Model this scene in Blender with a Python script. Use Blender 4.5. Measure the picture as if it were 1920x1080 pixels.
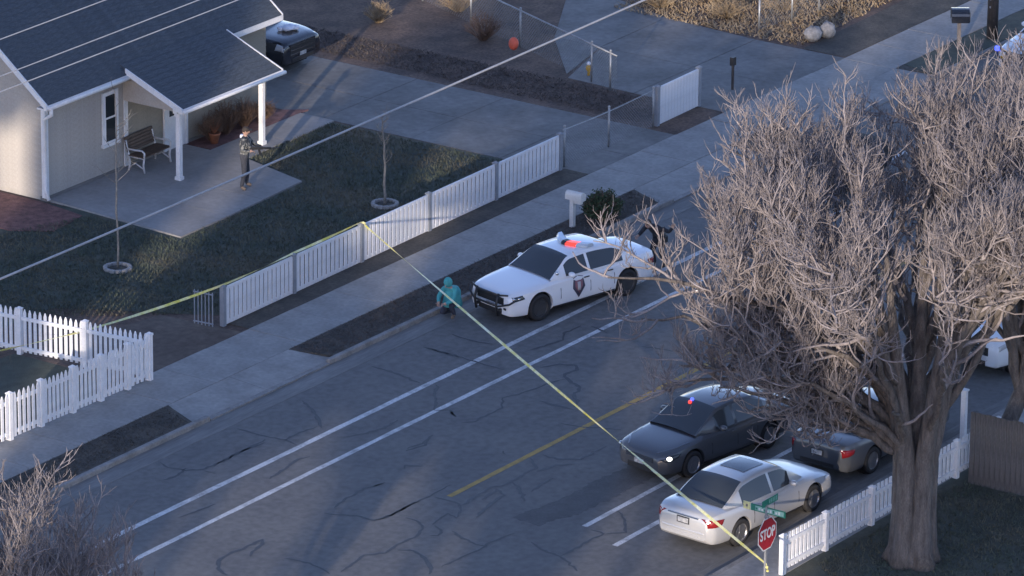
import bpy, bmesh, math, random
import numpy as np
from mathutils import Vector, Matrix, Quaternion

random.seed(7); rng = np.random.default_rng(7)
R = math.radians
scene = bpy.context.scene
col = scene.collection
for o in list(bpy.data.objects): bpy.data.objects.remove(o)

# ------------------------------------------------------------------ camera
# world: X along the street (away, up-right in the picture), Y towards the house, Z up, metres
ELEV, YAW, ROLL = R(19.437), R(55.523), R(0.54)
FPX, DIST = 11000.0, 11000.0 / 71.0
Rt = Vector((math.cos(YAW), -math.sin(YAW), 0))
Fw = Vector((math.sin(YAW) * math.cos(ELEV), math.cos(YAW) * math.cos(ELEV), -math.sin(ELEV)))
Up = Rt.cross(Fw)
R2 = Rt * math.cos(ROLL) + Up * math.sin(ROLL)
U2 = Up * math.cos(ROLL) - Rt * math.sin(ROLL)
cd = bpy.data.cameras.new('camera'); cam = bpy.data.objects.new('camera', cd); col.objects.link(cam)
cd.sensor_width = 36.0; cd.lens = 36.0 * FPX / 1920.0; cd.clip_end = 5000; cd.clip_start = 1
m = Matrix((R2, U2, -Fw)).transposed().to_4x4(); m.translation = -Fw * DIST
cam.matrix_world = m
scene.camera = cam

# ------------------------------------------------------------------ sky, sun, exposure
SUN_EL = R(9.0); SUN_AZ = Vector((-1.0, -0.40, 0)).normalized()
w = bpy.data.worlds.new('World'); scene.world = w; w.use_nodes = True
nt = w.node_tree; nt.nodes.clear()
sk = nt.nodes.new('ShaderNodeTexSky'); sk.sky_type = 'NISHITA'; sk.sun_disc = False
sk.sun_elevation = SUN_EL; sk.sun_rotation = math.atan2(SUN_AZ.x, SUN_AZ.y)
sk.altitude = 1300; sk.air_density = 0.85; sk.dust_density = 0.4; sk.ozone_density = 1.5
bg = nt.nodes.new('ShaderNodeBackground'); bg.inputs[1].default_value = 0.15
wo = nt.nodes.new('ShaderNodeOutputWorld')
tint = nt.nodes.new('ShaderNodeMix'); tint.data_type = 'RGBA'; tint.blend_type = 'MULTIPLY'; tint.inputs[0].default_value = 1.0   # cool evening white balance
tint.inputs[7].default_value = (1.15, 1.0, 1.13, 1)
nt.links.new(sk.outputs[0], tint.inputs[6]); nt.links.new(tint.outputs[2], bg.inputs[0]); nt.links.new(bg.outputs[0], wo.inputs[0])
sd = bpy.data.lights.new('sun', 'SUN'); sd.energy = 2.3; sd.angle = R(0.5); sd.color = (1.0, 0.85, 0.70)
so = bpy.data.objects.new('sun', sd); col.objects.link(so)
sdir = Vector((SUN_AZ.x * math.cos(SUN_EL), SUN_AZ.y * math.cos(SUN_EL), math.sin(SUN_EL)))
so.rotation_euler = (-sdir).to_track_quat('-Z', 'Y').to_euler(); so.location = (0, 0, 60)
vs = scene.view_settings
vs.view_transform = 'Standard'; vs.look = 'None'; vs.gamma = 1.0; vs.exposure = 1.38; vs.use_curve_mapping = False
scene.render.engine = 'CYCLES'

# ------------------------------------------------------------------ materials
MATS = {}
def mat(name, c, rough=0.8, var=0.0, scale=4.0, c2=None, bump=0.0, bscale=60.0, metal=0.0, spec=0.5, coat=0.0, detail=6.0, emit=None, es=0.0, thr=(0.35, 0.65), stretch=None):
    if name in MATS: return MATS[name]
    m = bpy.data.materials.new(name); m.use_nodes = True
    n = m.node_tree.nodes; l = m.node_tree.links
    b = n['Principled BSDF']
    b.inputs['Base Color'].default_value = (*c, 1); b.inputs['Roughness'].default_value = rough
    b.inputs['Metallic'].default_value = metal; b.inputs['Specular IOR Level'].default_value = spec
    b.inputs['Coat Weight'].default_value = coat; b.inputs['Coat Roughness'].default_value = 0.08
    tc = n.new('ShaderNodeTexCoord'); src = tc.outputs['Object']
    if stretch:
        mp = n.new('ShaderNodeMapping'); mp.inputs['Scale'].default_value = stretch
        l.new(src, mp.inputs[0]); src = mp.outputs[0]
    if var > 0 or c2:
        t = n.new('ShaderNodeTexNoise'); t.inputs['Scale'].default_value = scale; t.inputs['Detail'].default_value = detail
        t.inputs['Roughness'].default_value = 0.62
        l.new(src, t.inputs['Vector'])
        r = n.new('ShaderNodeValToRGB')
        a = c if c2 else tuple(x * (1 - var) for x in c); d = c2 if c2 else tuple(min(1, x * (1 + var)) for x in c)
        r.color_ramp.elements[0].color = (*a, 1); r.color_ramp.elements[1].color = (*d, 1)
        r.color_ramp.elements[0].position = thr[0]; r.color_ramp.elements[1].position = thr[1]
        l.new(t.outputs[0], r.inputs[0])
        # fine second octave so nothing is one flat tone
        t2 = n.new('ShaderNodeTexNoise'); t2.inputs['Scale'].default_value = scale * 9; t2.inputs['Detail'].default_value = 4
        l.new(src, t2.inputs['Vector'])
        mr = n.new('ShaderNodeMapRange'); mr.inputs[1].default_value = 0.3; mr.inputs[2].default_value = 0.7
        k = max(var, 0.12); mr.inputs[3].default_value = 1 - k * 0.7; mr.inputs[4].default_value = 1 + k * 0.7
        l.new(t2.outputs[0], mr.inputs[0])
        vm = n.new('ShaderNodeVectorMath'); vm.operation = 'SCALE'
        l.new(r.outputs[0], vm.inputs[0]); l.new(mr.outputs[0], vm.inputs['Scale'])
        l.new(vm.outputs[0], b.inputs['Base Color'])
    if bump > 0:
        t3 = n.new('ShaderNodeTexNoise'); t3.inputs['Scale'].default_value = bscale; t3.inputs['Detail'].default_value = 5
        l.new(src, t3.inputs['Vector'])
        bp = n.new('ShaderNodeBump'); bp.inputs['Strength'].default_value = bump; bp.inputs['Distance'].default_value = 0.03
        l.new(t3.outputs[0], bp.inputs['Height']); l.new(bp.outputs[0], b.inputs['Normal'])
    if emit:
        b.inputs['Emission Color'].default_value = (*emit, 1); b.inputs['Emission Strength'].default_value = es
    MATS[name] = m
    return m

M_DIRT = mat('dirt', (0.085, 0.062, 0.05), 0.95, 0.3, 0.6, (0.14, 0.108, 0.085), 0.6, 22)
M_LEAF = mat('leaf_litter', (0.07, 0.05, 0.042), 0.95, 0.45, 1.1, (0.15, 0.10, 0.075), 0.9, 30)
M_LAWN = mat('lawn', (0.060, 0.072, 0.058), 0.95, 0.3, 0.42, (0.12, 0.103, 0.072), 0.8, 45, thr=(0.47, 0.68))
M_LAWN2 = mat('yard_grass', (0.070, 0.080, 0.064), 0.95, 0.3, 0.7, (0.10, 0.10, 0.076), 0.8, 45)
M_STRIP = mat('parkway_soil', (0.05, 0.047, 0.042), 0.95, 0.4, 1.3, (0.095, 0.083, 0.068), 0.9, 35)
M_ASPH = mat('asphalt', (0.115, 0.112, 0.112), 0.85, 0.25, 0.55, (0.15, 0.145, 0.138), 0.35, 90, thr=(0.3, 0.7))
M_PATCH = mat('darker_asphalt', (0.078, 0.077, 0.08), 0.8, 0.2, 1.5, None, 0.35, 90)  # darker tone for one strip of the road
M_TAR = mat('tar', (0.04, 0.04, 0.044), 0.6, 0.2, 8)
M_CONC = mat('concrete', (0.27, 0.26, 0.245), 0.9, 0.16, 0.9, None, 0.2, 70)
M_CONC2 = mat('gutter_concrete', (0.17, 0.165, 0.158), 0.9, 0.22, 0.9, None, 0.2, 70, stretch=(0.3, 2, 1))
M_KERB = mat('kerb_concrete', (0.22, 0.21, 0.20), 0.9, 0.22, 2.0, None, 0.25, 50)
M_DRIVE = mat('driveway_concrete', (0.165, 0.16, 0.152), 0.9, 0.2, 0.6, None, 0.2, 60)
M_SLAB = mat('porch_concrete', (0.25, 0.24, 0.23), 0.85, 0.12, 0.8, None, 0.12, 60)
M_LINE = mat('road_paint_white', (0.24, 0.24, 0.24), 0.7, 0.35, 2.2, (0.55, 0.55, 0.55), 0.2, 90, thr=(0.3, 0.55))
M_YEL = mat('road_paint_yellow', (0.22, 0.15, 0.045), 0.7, 0.3, 3.0, (0.40, 0.25, 0.05), 0.2, 90, thr=(0.3, 0.6))
M_VINYL = mat('white_vinyl', (0.62, 0.63, 0.66), 0.55, 0.06, 3)
M_PICKET = mat('white_paint_picket', (0.70, 0.70, 0.71), 0.7, 0.08, 5)
M_POSTG = mat('grey_vinyl_post', (0.22, 0.24, 0.27), 0.6, 0.1, 4)
M_TRIM = mat('white_trim', (0.66, 0.66, 0.66), 0.6, 0.06, 4)
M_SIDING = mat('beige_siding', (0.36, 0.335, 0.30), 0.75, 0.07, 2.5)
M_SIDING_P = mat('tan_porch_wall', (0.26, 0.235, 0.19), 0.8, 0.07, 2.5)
M_ROOF = mat('slate_blue_shingle', (0.062, 0.075, 0.09), 0.9, 0.25, 5.0, None, 0.5, 40, stretch=(1, 3, 3))
M_GLASS = mat('window_glass', (0.025, 0.03, 0.035), 0.06, 0, spec=0.6)
M_CARGLASS = mat('car_glass', (0.04, 0.048, 0.056), 0.05, 0, spec=0.55)
M_BRICK = mat('red_paver', (0.15, 0.075, 0.068), 0.9, 0.35, 5.0, None, 0.5, 20)
M_WHITE = mat('white_car_paint', (0.72, 0.73, 0.75), 0.28, 0, coat=0.5)
M_SILVER = mat('silver_car_paint', (0.50, 0.50, 0.50), 0.33, 0, metal=0.35, coat=0.5)
M_GREYP = mat('dark_grey_car_paint', (0.075, 0.08, 0.09), 0.3, 0, metal=0.2, coat=0.6)
M_NAVYP = mat('black_car_paint', (0.018, 0.02, 0.026), 0.25, 0, coat=0.6)
M_RUB = mat('rubber', (0.018, 0.018, 0.02), 0.85, 0.2, 10)
M_BLACK = mat('black_plastic', (0.02, 0.02, 0.022), 0.5, 0.1, 10)
M_CHROME = mat('chrome', (0.6, 0.6, 0.6), 0.18, 0, metal=1.0)
M_RIM = mat('alloy_rim', (0.30, 0.30, 0.31), 0.35, 0, metal=0.8)
M_STEELW = mat('steel_wheel', (0.035, 0.035, 0.037), 0.5, 0.1, 8)
M_LAMP = mat('headlamp_lens', (0.45, 0.46, 0.48), 0.1, 0, spec=0.8)
M_LAMPON = mat('lit_headlamp', (0.9, 0.9, 0.9), 0.2, 0, emit=(1, 0.97, 0.9), es=2.0)
M_TAIL = mat('tail_lamp_red', (0.22, 0.012, 0.014), 0.15, 0, spec=0.7)
M_REDON = mat('red_beacon', (0.8, 0.05, 0.04), 0.3, 0, emit=(1.0, 0.06, 0.04), es=0.55)
M_BLUEON = mat('blue_beacon', (0.05, 0.08, 0.8), 0.3, 0, emit=(0.08, 0.12, 1.0), es=0.8)
M_CLEAR = mat('lightbar_lens', (0.45, 0.52, 0.60), 0.12, 0, spec=0.7)
M_PLATE = mat('licence_plate', (0.36, 0.36, 0.36), 0.5, 0.35, 14)
M_AMBER = mat('amber_lens', (0.55, 0.30, 0.02), 0.2, 0)
M_BARK = mat('bark', (0.075, 0.064, 0.058), 0.95, 0.4, 3.0, (0.16, 0.14, 0.128), 1.0, 12, stretch=(3, 3, 0.6))
M_TWIG = mat('twig_bark', (0.165, 0.146, 0.147), 0.9, 0.3, 2.5, (0.295, 0.262, 0.262))
M_SAPL = mat('sapling_bark', (0.20, 0.185, 0.165), 0.9, 0.3, 8)
M_CONIF = mat('conifer_needles', (0.022, 0.04, 0.02), 0.9, 0.5, 1.5, (0.05, 0.075, 0.035))
M_SHRUBG = mat('evergreen_shrub_leaf', (0.022, 0.04, 0.017), 0.85, 0.5, 6, (0.055, 0.08, 0.03))
M_SHRUBD = mat('dry_shrub_twig', (0.11, 0.07, 0.05), 0.9, 0.4, 3, (0.20, 0.125, 0.085))
M_LITTER = mat('grey_brown_litter', (0.065, 0.055, 0.048), 0.9, 0.4, 3, (0.125, 0.10, 0.085))
M_STRAW = mat('dry_straw_stem', (0.24, 0.17, 0.10), 0.9, 0.4, 3, (0.36, 0.28, 0.18))
M_BLADE = mat('grass_blade', (0.068, 0.084, 0.060), 0.9, 0.4, 0.5, (0.145, 0.125, 0.085), thr=(0.45, 0.66))
M_WOODP = mat('weathered_pole', (0.065, 0.055, 0.05), 0.95, 0.3, 3, None, 0.6, 20, stretch=(4, 4, 0.4))
M_FENCEW = mat('grey_weathered_board', (0.12, 0.112, 0.11), 0.95, 0.3, 3, None, 0.5, 20, stretch=(4, 4, 0.5))
M_GALV = mat('galvanised_steel', (0.30, 0.31, 0.32), 0.5, 0.15, 6, metal=0.5)
M_WIRE = mat('aluminium_cable', (0.34, 0.34, 0.35), 0.6, 0.1, 3)
M_BENCHW = mat('brown_bench_slat', (0.085, 0.055, 0.038), 0.7, 0.25, 6)
M_IRON = mat('white_cast_iron', (0.50, 0.50, 0.50), 0.6, 0.15, 8)
M_STOPR = mat('sign_red', (0.34, 0.018, 0.028), 0.45, 0.06, 4)
M_SIGNW = mat('sign_white', (0.62, 0.62, 0.60), 0.5, 0.05, 4)
M_SIGNG = mat('sign_green', (0.02, 0.17, 0.115), 0.45, 0.06, 4)
M_SIGNGL = mat('sign_pale_green', (0.23, 0.42, 0.36), 0.45, 0.1, 30)
M_SIGNY = mat('sign_pale_yellow', (0.62, 0.58, 0.28), 0.5, 0.1, 12)
M_TAPE = mat('yellow_tape', (0.60, 0.55, 0.10), 0.45, 0.25, 3, (0.72, 0.71, 0.48))
M_MBOX = mat('white_mailbox', (0.58, 0.56, 0.53), 0.6, 0.08, 5)
M_STONE = mat('pale_stone', (0.27, 0.26, 0.25), 0.9, 0.3, 6, None, 0.5, 15)
M_ORANGE = mat('orange_ball', (0.62, 0.11, 0.06), 0.6, 0.1, 5)
M_SKIN = mat('skin', (0.40, 0.25, 0.19), 0.6, 0.08, 12)
M_TEAL = mat('teal_jacket', (0.055, 0.30, 0.31), 0.8, 0.15, 6)
M_NAVY = mat('navy_trousers', (0.03, 0.036, 0.055), 0.9, 0.2, 6)
M_DKUNI = mat('dark_uniform', (0.022, 0.023, 0.03), 0.85, 0.2, 6)
M_HAIR = mat('dark_hair', (0.03, 0.022, 0.018), 0.8, 0.2, 20)
M_BOOT = mat('tan_boot', (0.16, 0.12, 0.09), 0.85, 0.2, 8)
M_GUN = mat('rifle_black', (0.02, 0.02, 0.022), 0.5, 0.1, 8)
M_GREYW = mat('grey_wood', (0.16, 0.14, 0.13), 0.9, 0.2, 4)
M_TERRA = mat('terracotta', (0.26, 0.10, 0.05), 0.85, 0.2, 6)
M_PAPER = mat('white_cloth', (0.72, 0.73, 0.80), 0.9, 0.1, 6)
def camo():
    m = mat('camouflage', (0.07, 0.075, 0.08), 0.9); n = m.node_tree.nodes; l = m.node_tree.links; b = n['Principled BSDF']
    tc = n.new('ShaderNodeTexCoord'); t = n.new('ShaderNodeTexNoise'); t.inputs['Scale'].default_value = 7.5; t.inputs['Detail'].default_value = 1.5
    l.new(tc.outputs['Object'], t.inputs['Vector'])
    r = n.new('ShaderNodeValToRGB'); r.color_ramp.interpolation = 'CONSTANT'
    e = r.color_ramp.elements; e[0].color = (0.03, 0.034, 0.04, 1); e[1].position = 0.46; e[1].color = (0.10, 0.105, 0.105, 1)
    x = e.new(0.53); x.color = (0.19, 0.19, 0.18, 1); x = e.new(0.60); x.color = (0.055, 0.06, 0.06, 1)
    l.new(t.outputs[0], r.inputs[0]); l.new(r.outputs[0], b.inputs['Base Color'])
    return m
M_CAMO = camo()

# ------------------------------------------------------------------ helpers
def tag(o, label=None, cat=None, group=None, kind=None):
    if label: o['label'] = label
    if cat: o['category'] = cat
    if group: o['group'] = group
    if kind: o['kind'] = kind
    return o
def thing(name, label, cat, loc=(0, 0, 0), rz=0.0, group=None):
    o = bpy.data.objects.new(name, None); col.objects.link(o); o.location = loc; o.rotation_euler = (0, 0, rz)
    o.empty_display_size = 0.2
    return tag(o, label, cat, group)
def copy_tree(o, parent=None):
    c = o.copy(); col.objects.link(c); c.parent = parent
    for ch in list(o.children): copy_tree(ch, c)
    return c
class MB:
    def __init__(s): s.v = []; s.f = []; s.mi = []
    def add(s, vs, fs, mi=0):
        b = len(s.v); s.v += [tuple(float(c) for c in p) for p in vs]; s.f += [tuple(b + i for i in f) for f in fs]; s.mi += [mi] * len(fs); return s
    def box(s, x0, x1, y0, y1, z0, z1, mi=0):
        return s.add([(x0, y0, z0), (x1, y0, z0), (x1, y1, z0), (x0, y1, z0), (x0, y0, z1), (x1, y0, z1), (x1, y1, z1), (x0, y1, z1)],
                     [(0, 3, 2, 1), (4, 5, 6, 7), (0, 1, 5, 4), (1, 2, 6, 5), (2, 3, 7, 6), (3, 0, 4, 7)], mi)
    def beam(s, a, b, wx, wz, mi=0):
        a = Vector(a); b = Vector(b); d = (b - a).normalized()
        sd = d.cross(Vector((0, 0, 1)))
        if sd.length < 1e-3: sd = Vector((1, 0, 0))
        sd.normalize(); u = sd.cross(d).normalized()
        vs = [p + sd * (i * wx / 2) + u * (j * wz / 2) for p in (a, b) for i, j in ((-1, -1), (1, -1), (1, 1), (-1, 1))]
        return s.add(vs, [(0, 1, 2, 3), (7, 6, 5, 4), (0, 4, 5, 1), (1, 5, 6, 2), (2, 6, 7, 3), (3, 7, 4, 0)], mi)
    def tube(s, pts, rad, n=6, cap=True, mi=0):
        P = [Vector(p) for p in pts]; k = len(P)
        if not hasattr(rad, '__len__'): rad = [rad] * k
        b = len(s.v); vs = []; prev = None
        for i, p in enumerate(P):
            d = P[min(i + 1, k - 1)] - P[max(i - 1, 0)]
            if d.length < 1e-9: d = Vector((0, 0, 1))
            d.normalize()
            if prev is None:
                ref = Vector((0, 0, 1)) if abs(d.z) < 0.9 else Vector((1, 0, 0)); a = d.cross(ref).normalized()
            else:
                a = prev - d * prev.dot(d)
                a = a.normalized() if a.length > 1e-6 else d.orthogonal().normalized()
            prev = a; c = d.cross(a)
            for j in range(n):
                t = 2 * math.pi * j / n; vs.append(p + (a * math.cos(t) + c * math.sin(t)) * rad[i])
        fs = [(i * n + j, i * n + (j + 1) % n, (i + 1) * n + (j + 1) % n, (i + 1) * n + j) for i in range(k - 1) for j in range(n)]
        if cap: fs += [tuple(reversed(range(n))), tuple(range((k - 1) * n, k * n))]
        return s.add(vs, fs, mi)
    def lathe(s, prof, n=16, c=(0, 0, 0), axis='z', mi=0):
        k = len(prof); vs = []
        for r, h in prof:
            for j in range(n):
                t = 2 * math.pi * j / n; a, b = r * math.cos(t), r * math.sin(t)
                p = (a, b, h) if axis == 'z' else (a, h, b)
                vs.append((p[0] + c[0], p[1] + c[1], p[2] + c[2]))
        fs = [(i * n + j, i * n + (j + 1) % n, (i + 1) * n + (j + 1) % n, (i + 1) * n + j) for i in range(k - 1) for j in range(n)]
        fs += [tuple(reversed(range(n))), tuple(range((k - 1) * n, k * n))]
        return s.add(vs, fs, mi)
    def prism(s, poly, z0, z1, mi=0):
        n = len(poly)
        return s.add([(x, y, z0) for x, y in poly] + [(x, y, z1) for x, y in poly],
                     [tuple(reversed(range(n))), tuple(range(n, 2 * n))] + [(i, (i + 1) % n, n + (i + 1) % n, n + i) for i in range(n)], mi)
    def sphere(s, c, r, n=12, k=8, mi=0):
        if not hasattr(r, '__len__'): r = (r, r, r)
        vs = [(c[0], c[1], c[2] - r[2])]
        for i in range(1, k):
            t = math.pi * i / k - math.pi / 2
            for j in range(n):
                a = 2 * math.pi * j / n; vs.append((c[0] + r[0] * math.cos(t) * math.cos(a), c[1] + r[1] * math.cos(t) * math.sin(a), c[2] + r[2] * math.sin(t)))
        vs.append((c[0], c[1], c[2] + r[2])); e = len(vs) - 1
        fs = [(0, 1 + (j + 1) % n, 1 + j) for j in range(n)]
        fs += [(1 + i * n + j, 1 + i * n + (j + 1) % n, 1 + (i + 1) * n + (j + 1) % n, 1 + (i + 1) * n + j) for i in range(k - 2) for j in range(n)]
        fs += [(e, 1 + (k - 2) * n + j, 1 + (k - 2) * n + (j + 1) % n) for j in range(n)]
        return s.add(vs, fs, mi)
    def mesh(s, name, mats, smooth=False, fix=True):
        me = bpy.data.meshes.new(name); me.from_pydata(s.v, [], s.f)
        if not isinstance(mats, (list, tuple)): mats = [mats]
        for m in mats: me.materials.append(m)
        if len(mats) > 1: me.polygons.foreach_set('material_index', s.mi)
        if fix and len(s.f) < 60000:
            bm = bmesh.new(); bm.from_mesh(me); bmesh.ops.recalc_face_normals(bm, faces=bm.faces); bm.to_mesh(me); bm.free()
        if smooth: me.polygons.foreach_set('use_smooth', [True] * len(me.polygons))
        me.update(); return me
    def build(s, name, mats, parent=None, smooth=False, bevel=0.0, fix=True, loc=None):
        o = bpy.data.objects.new(name, s.mesh(name, mats, smooth, fix)); col.objects.link(o)
        if parent: o.parent = parent
        if loc: o.location = loc
        if bevel > 0:
            b = o.modifiers.new('bevel', 'BEVEL'); b.width = bevel; b.segments = 2; b.limit_method = 'ANGLE'
        return o
def place(name, me, parent, loc=(0, 0, 0), rz=0.0, rot=None):
    o = bpy.data.objects.new(name, me); col.objects.link(o); o.parent = parent; o.location = loc
    o.rotation_euler = rot if rot else (0, 0, rz); return o
def pchip(xs, ys):
    xs = np.array(xs, float); ys = np.array(ys, float); h = np.diff(xs); d = np.diff(ys) / h; m_ = np.zeros(len(xs))
    for i in range(1, len(xs) - 1):
        if d[i - 1] * d[i] > 0: m_[i] = 2 * d[i - 1] * d[i] / (d[i - 1] + d[i])
    m_[0], m_[-1] = d[0], d[-1]
    def f(x):
        x = min(max(x, xs[0]), xs[-1]); i = min(int(np.searchsorted(xs, x, 'right')) - 1, len(h) - 1); i = max(i, 0); t = (x - xs[i]) / h[i]
        return float((2*t**3-3*t**2+1)*ys[i] + (t**3-2*t**2+t)*h[i]*m_[i] + (-2*t**3+3*t**2)*ys[i+1] + (t**3-t**2)*h[i]*m_[i+1])
    return f
KZ = 0.13                                    # kerb height: yards stand this far above the asphalt
def yd(x, y): return (x - 0.30, y - 0.21)    # yard points surveyed at road level, brought up to yard level

# ================================================================== THE SETTING
def struct(name, mb, m, **k):
    o = mb.build(name, m, **k); o['kind'] = 'structure'; return o
struct('ground', MB().add([(-900, -900, -0.12), (900, -900, -0.12), (900, 900, -0.12), (-900, 900, -0.12)], [(0, 1, 2, 3)]), M_DIRT)
YK = 0.40                                    # face of the far kerb
YS0, YS1 = 1.74, 3.48                        # sidewalk
NK = -15.25                                  # face of the near kerb
road = struct('road', MB().prism([(-160, NK), (-26.5, NK), (-26.5, -120), (-17.2, -120), (-17.2, -18.2), (-16.6, -16.4), (-15.3, NK - .12), (-14.0, NK), (200, NK), (200, YK), (-160, YK)], -0.1, 0.0), M_ASPH)
struct('gutter', MB().box(-160, 200, -0.22, YK, -0.05, 0.006), M_CONC2)

# far side: yard terrain, parkway strips, aprons, kerb pieces
struct('terrain', MB().box(-300, 400, YS0, 300, -0.1, 0.115), M_LEAF)
struct('terrain', MB().prism([(-14.2, NK - .16), (-15.2, NK - .3), (-16.4, -16.45), (-17.05, -18.2), (-17.05, -120), (200, -120), (200, NK - .16)], -0.1, 0.115), M_LAWN2)
struct('terrain', MB().box(-160, -26.7, -120, NK - .15, -0.1, 0.115), M_DIRT)
APR = [(-12.55, -7.55), (8.45, 13.25), (15.9, 22.4)]   # driveway aprons along the far kerb
kroot = thing('kerb', None, None); kroot['kind'] = 'structure'
def kerb(mb, bevel=0): return mb.build('kerb_stone', M_KERB, kroot, bevel=bevel)
edges_ = [-160] + [e for a in APR for e in a] + [200]
for i in range(0, len(edges_), 2):
    a, b = edges_[i], edges_[i + 1]
    a2 = a + (0.35 if i else 0); b2 = b - (0.55 if b < 100 else 0)
    struct('parkway', MB().prism([(a2, YK + .15), (b2, YK + .15), (b, YS0), (a + (.0 if i else 0), YS0)], -0.1, 0.118), M_STRIP)
    x = a
    while x < b - 0.05:
        L = min(3.05, b - x) if -30 < x < 45 else (min(60, b - x))
        kerb(MB().box(x + .004, x + L - .004, YK, YK + .155, -0.1, KZ + 0.004), .03); x += L
for a, b in APR:
    n = 2 if b - a < 6 else 3
    ap = thing('apron', None, None); ap['kind'] = 'structure'
    for k in range(n):
        x0 = a + (b - a) * k / n + .006; x1 = a + (b - a) * (k + 1) / n - .006
        e0 = -.55 if k == 0 else 0; e1 = .35 if k == n - 1 else 0
        MB().add([(x0 + e0 - e0, YS0 - .01, KZ), (x1, YS0 - .01, KZ), (x1 + e1, YK + .16, 0.045), (x0 + e0, YK + .16, 0.045),
                  (x0, YS0 - .01, -.1), (x1, YS0 - .01, -.1), (x1 + e1, YK + .16, -.1), (x0 + e0, YK + .16, -.1)],
                 [(0, 1, 2, 3), (0, 4, 5, 1), (1, 5, 6, 2), (2, 6, 7, 3), (3, 7, 4, 0)]).build('concrete_slab', M_CONC, ap)
    kerb(MB().box(a + .01, b - .01, YK, YK + .155, -0.1, 0.043))
# sidewalk slabs
sw = thing('sidewalk', None, None); sw['kind'] = 'structure'
SL = 1.83
me_sl = MB().box(.007, SL - .007, YS0 + .006, YS1, -.1, 0).mesh('concrete_slab', M_CONC)
for k in range(-16, 27):
    o = place('concrete_slab', me_sl, sw, (k * SL + .4, 0, KZ + .003 + random.uniform(-.004, .004)))
    o.rotation_euler = (random.uniform(-.002, .002), random.uniform(-.002, .002), 0)
MB().box(-160, -16 * SL + .4, YS0, YS1, -.1, KZ).build('concrete_slab', M_CONC, sw); MB().box(27 * SL + .4, 200, YS0, YS1, -.1, KZ).build('concrete_slab', M_CONC, sw)
# near sidewalk by the stop sign
sn = thing('sidewalk', None, None); sn['kind'] = 'structure'
for k in range(-7, 22):
    MB().box(k * SL + .007, (k + 1) * SL - .007, NK - 1.38, NK - .16, -.1, KZ + .001 + random.uniform(-.003, .003)).build('concrete_slab', M_CONC, sn)
MB().prism([(-7 * SL, NK - .16), (-14.1, NK - .16), (-15.1, NK - .32), (-16.2, -16.5), (-16.85, -18.2), (-16.85, -24), (-15.2, -24), (-15.2, NK - 1.38), (-7 * SL, NK - 1.38)], -.1, KZ).build('concrete_slab', M_CONC, sn)
kp = [(-14.0, NK), (-15.3, NK - .12), (-16.6, -16.4), (-17.2, -18.2), (-17.2, -30)]; kq = [(-13.95, NK - .155), (-15.2, NK - .27), (-16.46, -16.47), (-17.04, -18.22), (-17.04, -30)]
for i in range(4): kerb(MB().prism([kp[i], kp[i + 1], kq[i + 1], kq[i]], -.1, KZ))
x = -13.95
while x < 60:
    kerb(MB().box(x + .004, x + 3.05 - .004, NK - .155, NK, -.1, KZ), .02); x += 3.05
struct('gutter', MB().box(-13.9, 200, NK, NK + .5, -.05, 0.005), M_CONC2)

# lawns
x0, y0 = yd(-3.0, 4.7)
struct('lawn', MB().prism([(-8.6, 8.6), (-7.0, 5.6), (-6.4, 4.55), (8.5, 4.55), (8.42, 12.1), (8.3, 13.0), (-2.0, 13.6), (-2.2, 18), (-14, 26), (-30, 26), (-30, 9.3)], 0.05, 0.128), M_LAWN)
struct('lawn', MB().prism([(-30, 3.7), (-11.9, 3.7), (-11.9, 7.2), (-30, 9.0)], 0.05, 0.126), M_LAWN)
struct('parkway', MB().prism([(22.6, YK + .17), (60, YK + .17), (60, YS0 - .02), (22.9, YS0 - .02)], 0.05, 0.128), M_LAWN)
struct('lawn', MB().prism([(22.5, 3.52), (45, 3.52), (45, 5.6), (22.5, 5.0)], .05, .127), M_STRIP)
struct('planting_bed', MB().box(-6.9, 8.8, YS1 + .02, 4.30, 0.05, 0.137), M_STRIP)
# driveways: slabs
dv = thing('driveway', None, None); dv['kind'] = 'structure'
ys = [3.49, 6.3, 9.4, 12.5, 16.0, 20.5]
for i in range(5):
    for a, b in ((8.52, 10.85), (10.87, 13.2)):
        MB().prism([(a, ys[i] + .01), (b, ys[i] + .01), (b + (.25 if i > 3 else 0), ys[i + 1] - .01), (a, ys[i + 1] - .01)], 0, KZ + random.uniform(-.003, .003)).build('concrete_slab', M_DRIVE, dv)
dv = thing('driveway', None, None); dv['kind'] = 'structure'
for q in ([(15.85, 3.49), (19.0, 3.49), (19.0, 6.6), (15.8, 6.6)], [(19.02, 3.49), (22.4, 3.49), (22.4, 6.6), (19.02, 6.6)], [(15.8, 6.62), (19.0, 6.62), (19.0, 9.9), (15.9, 9.0)],
          [(19.02, 6.62), (22.4, 6.62), (22.7, 10.0), (19.02, 9.92)], [(16.2, 9.25), (19.0, 9.95), (19.0, 11.6)], [(19.02, 9.95), (22.72, 10.02), (24.2, 14.5), (19.02, 11.6)]):
    MB().prism(q, 0, KZ + random.uniform(-.003, .003)).build('concrete_slab', M_DRIVE, dv)
struct('path', MB().prism([(-2.1, 16.2), (-4.3, 15.6), (-4.5, 13.4), (-3.85, 12.4), (-2.35, 12.6), (-2.1, 14.1)], 0.05, 0.145), M_BRICK)
struct('path', MB().prism([(-11.3, 3.5), (-7.2, 3.5), (-7.4, 6.0), (-10.9, 6.6)], .05, .125), M_DIRT)

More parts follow.
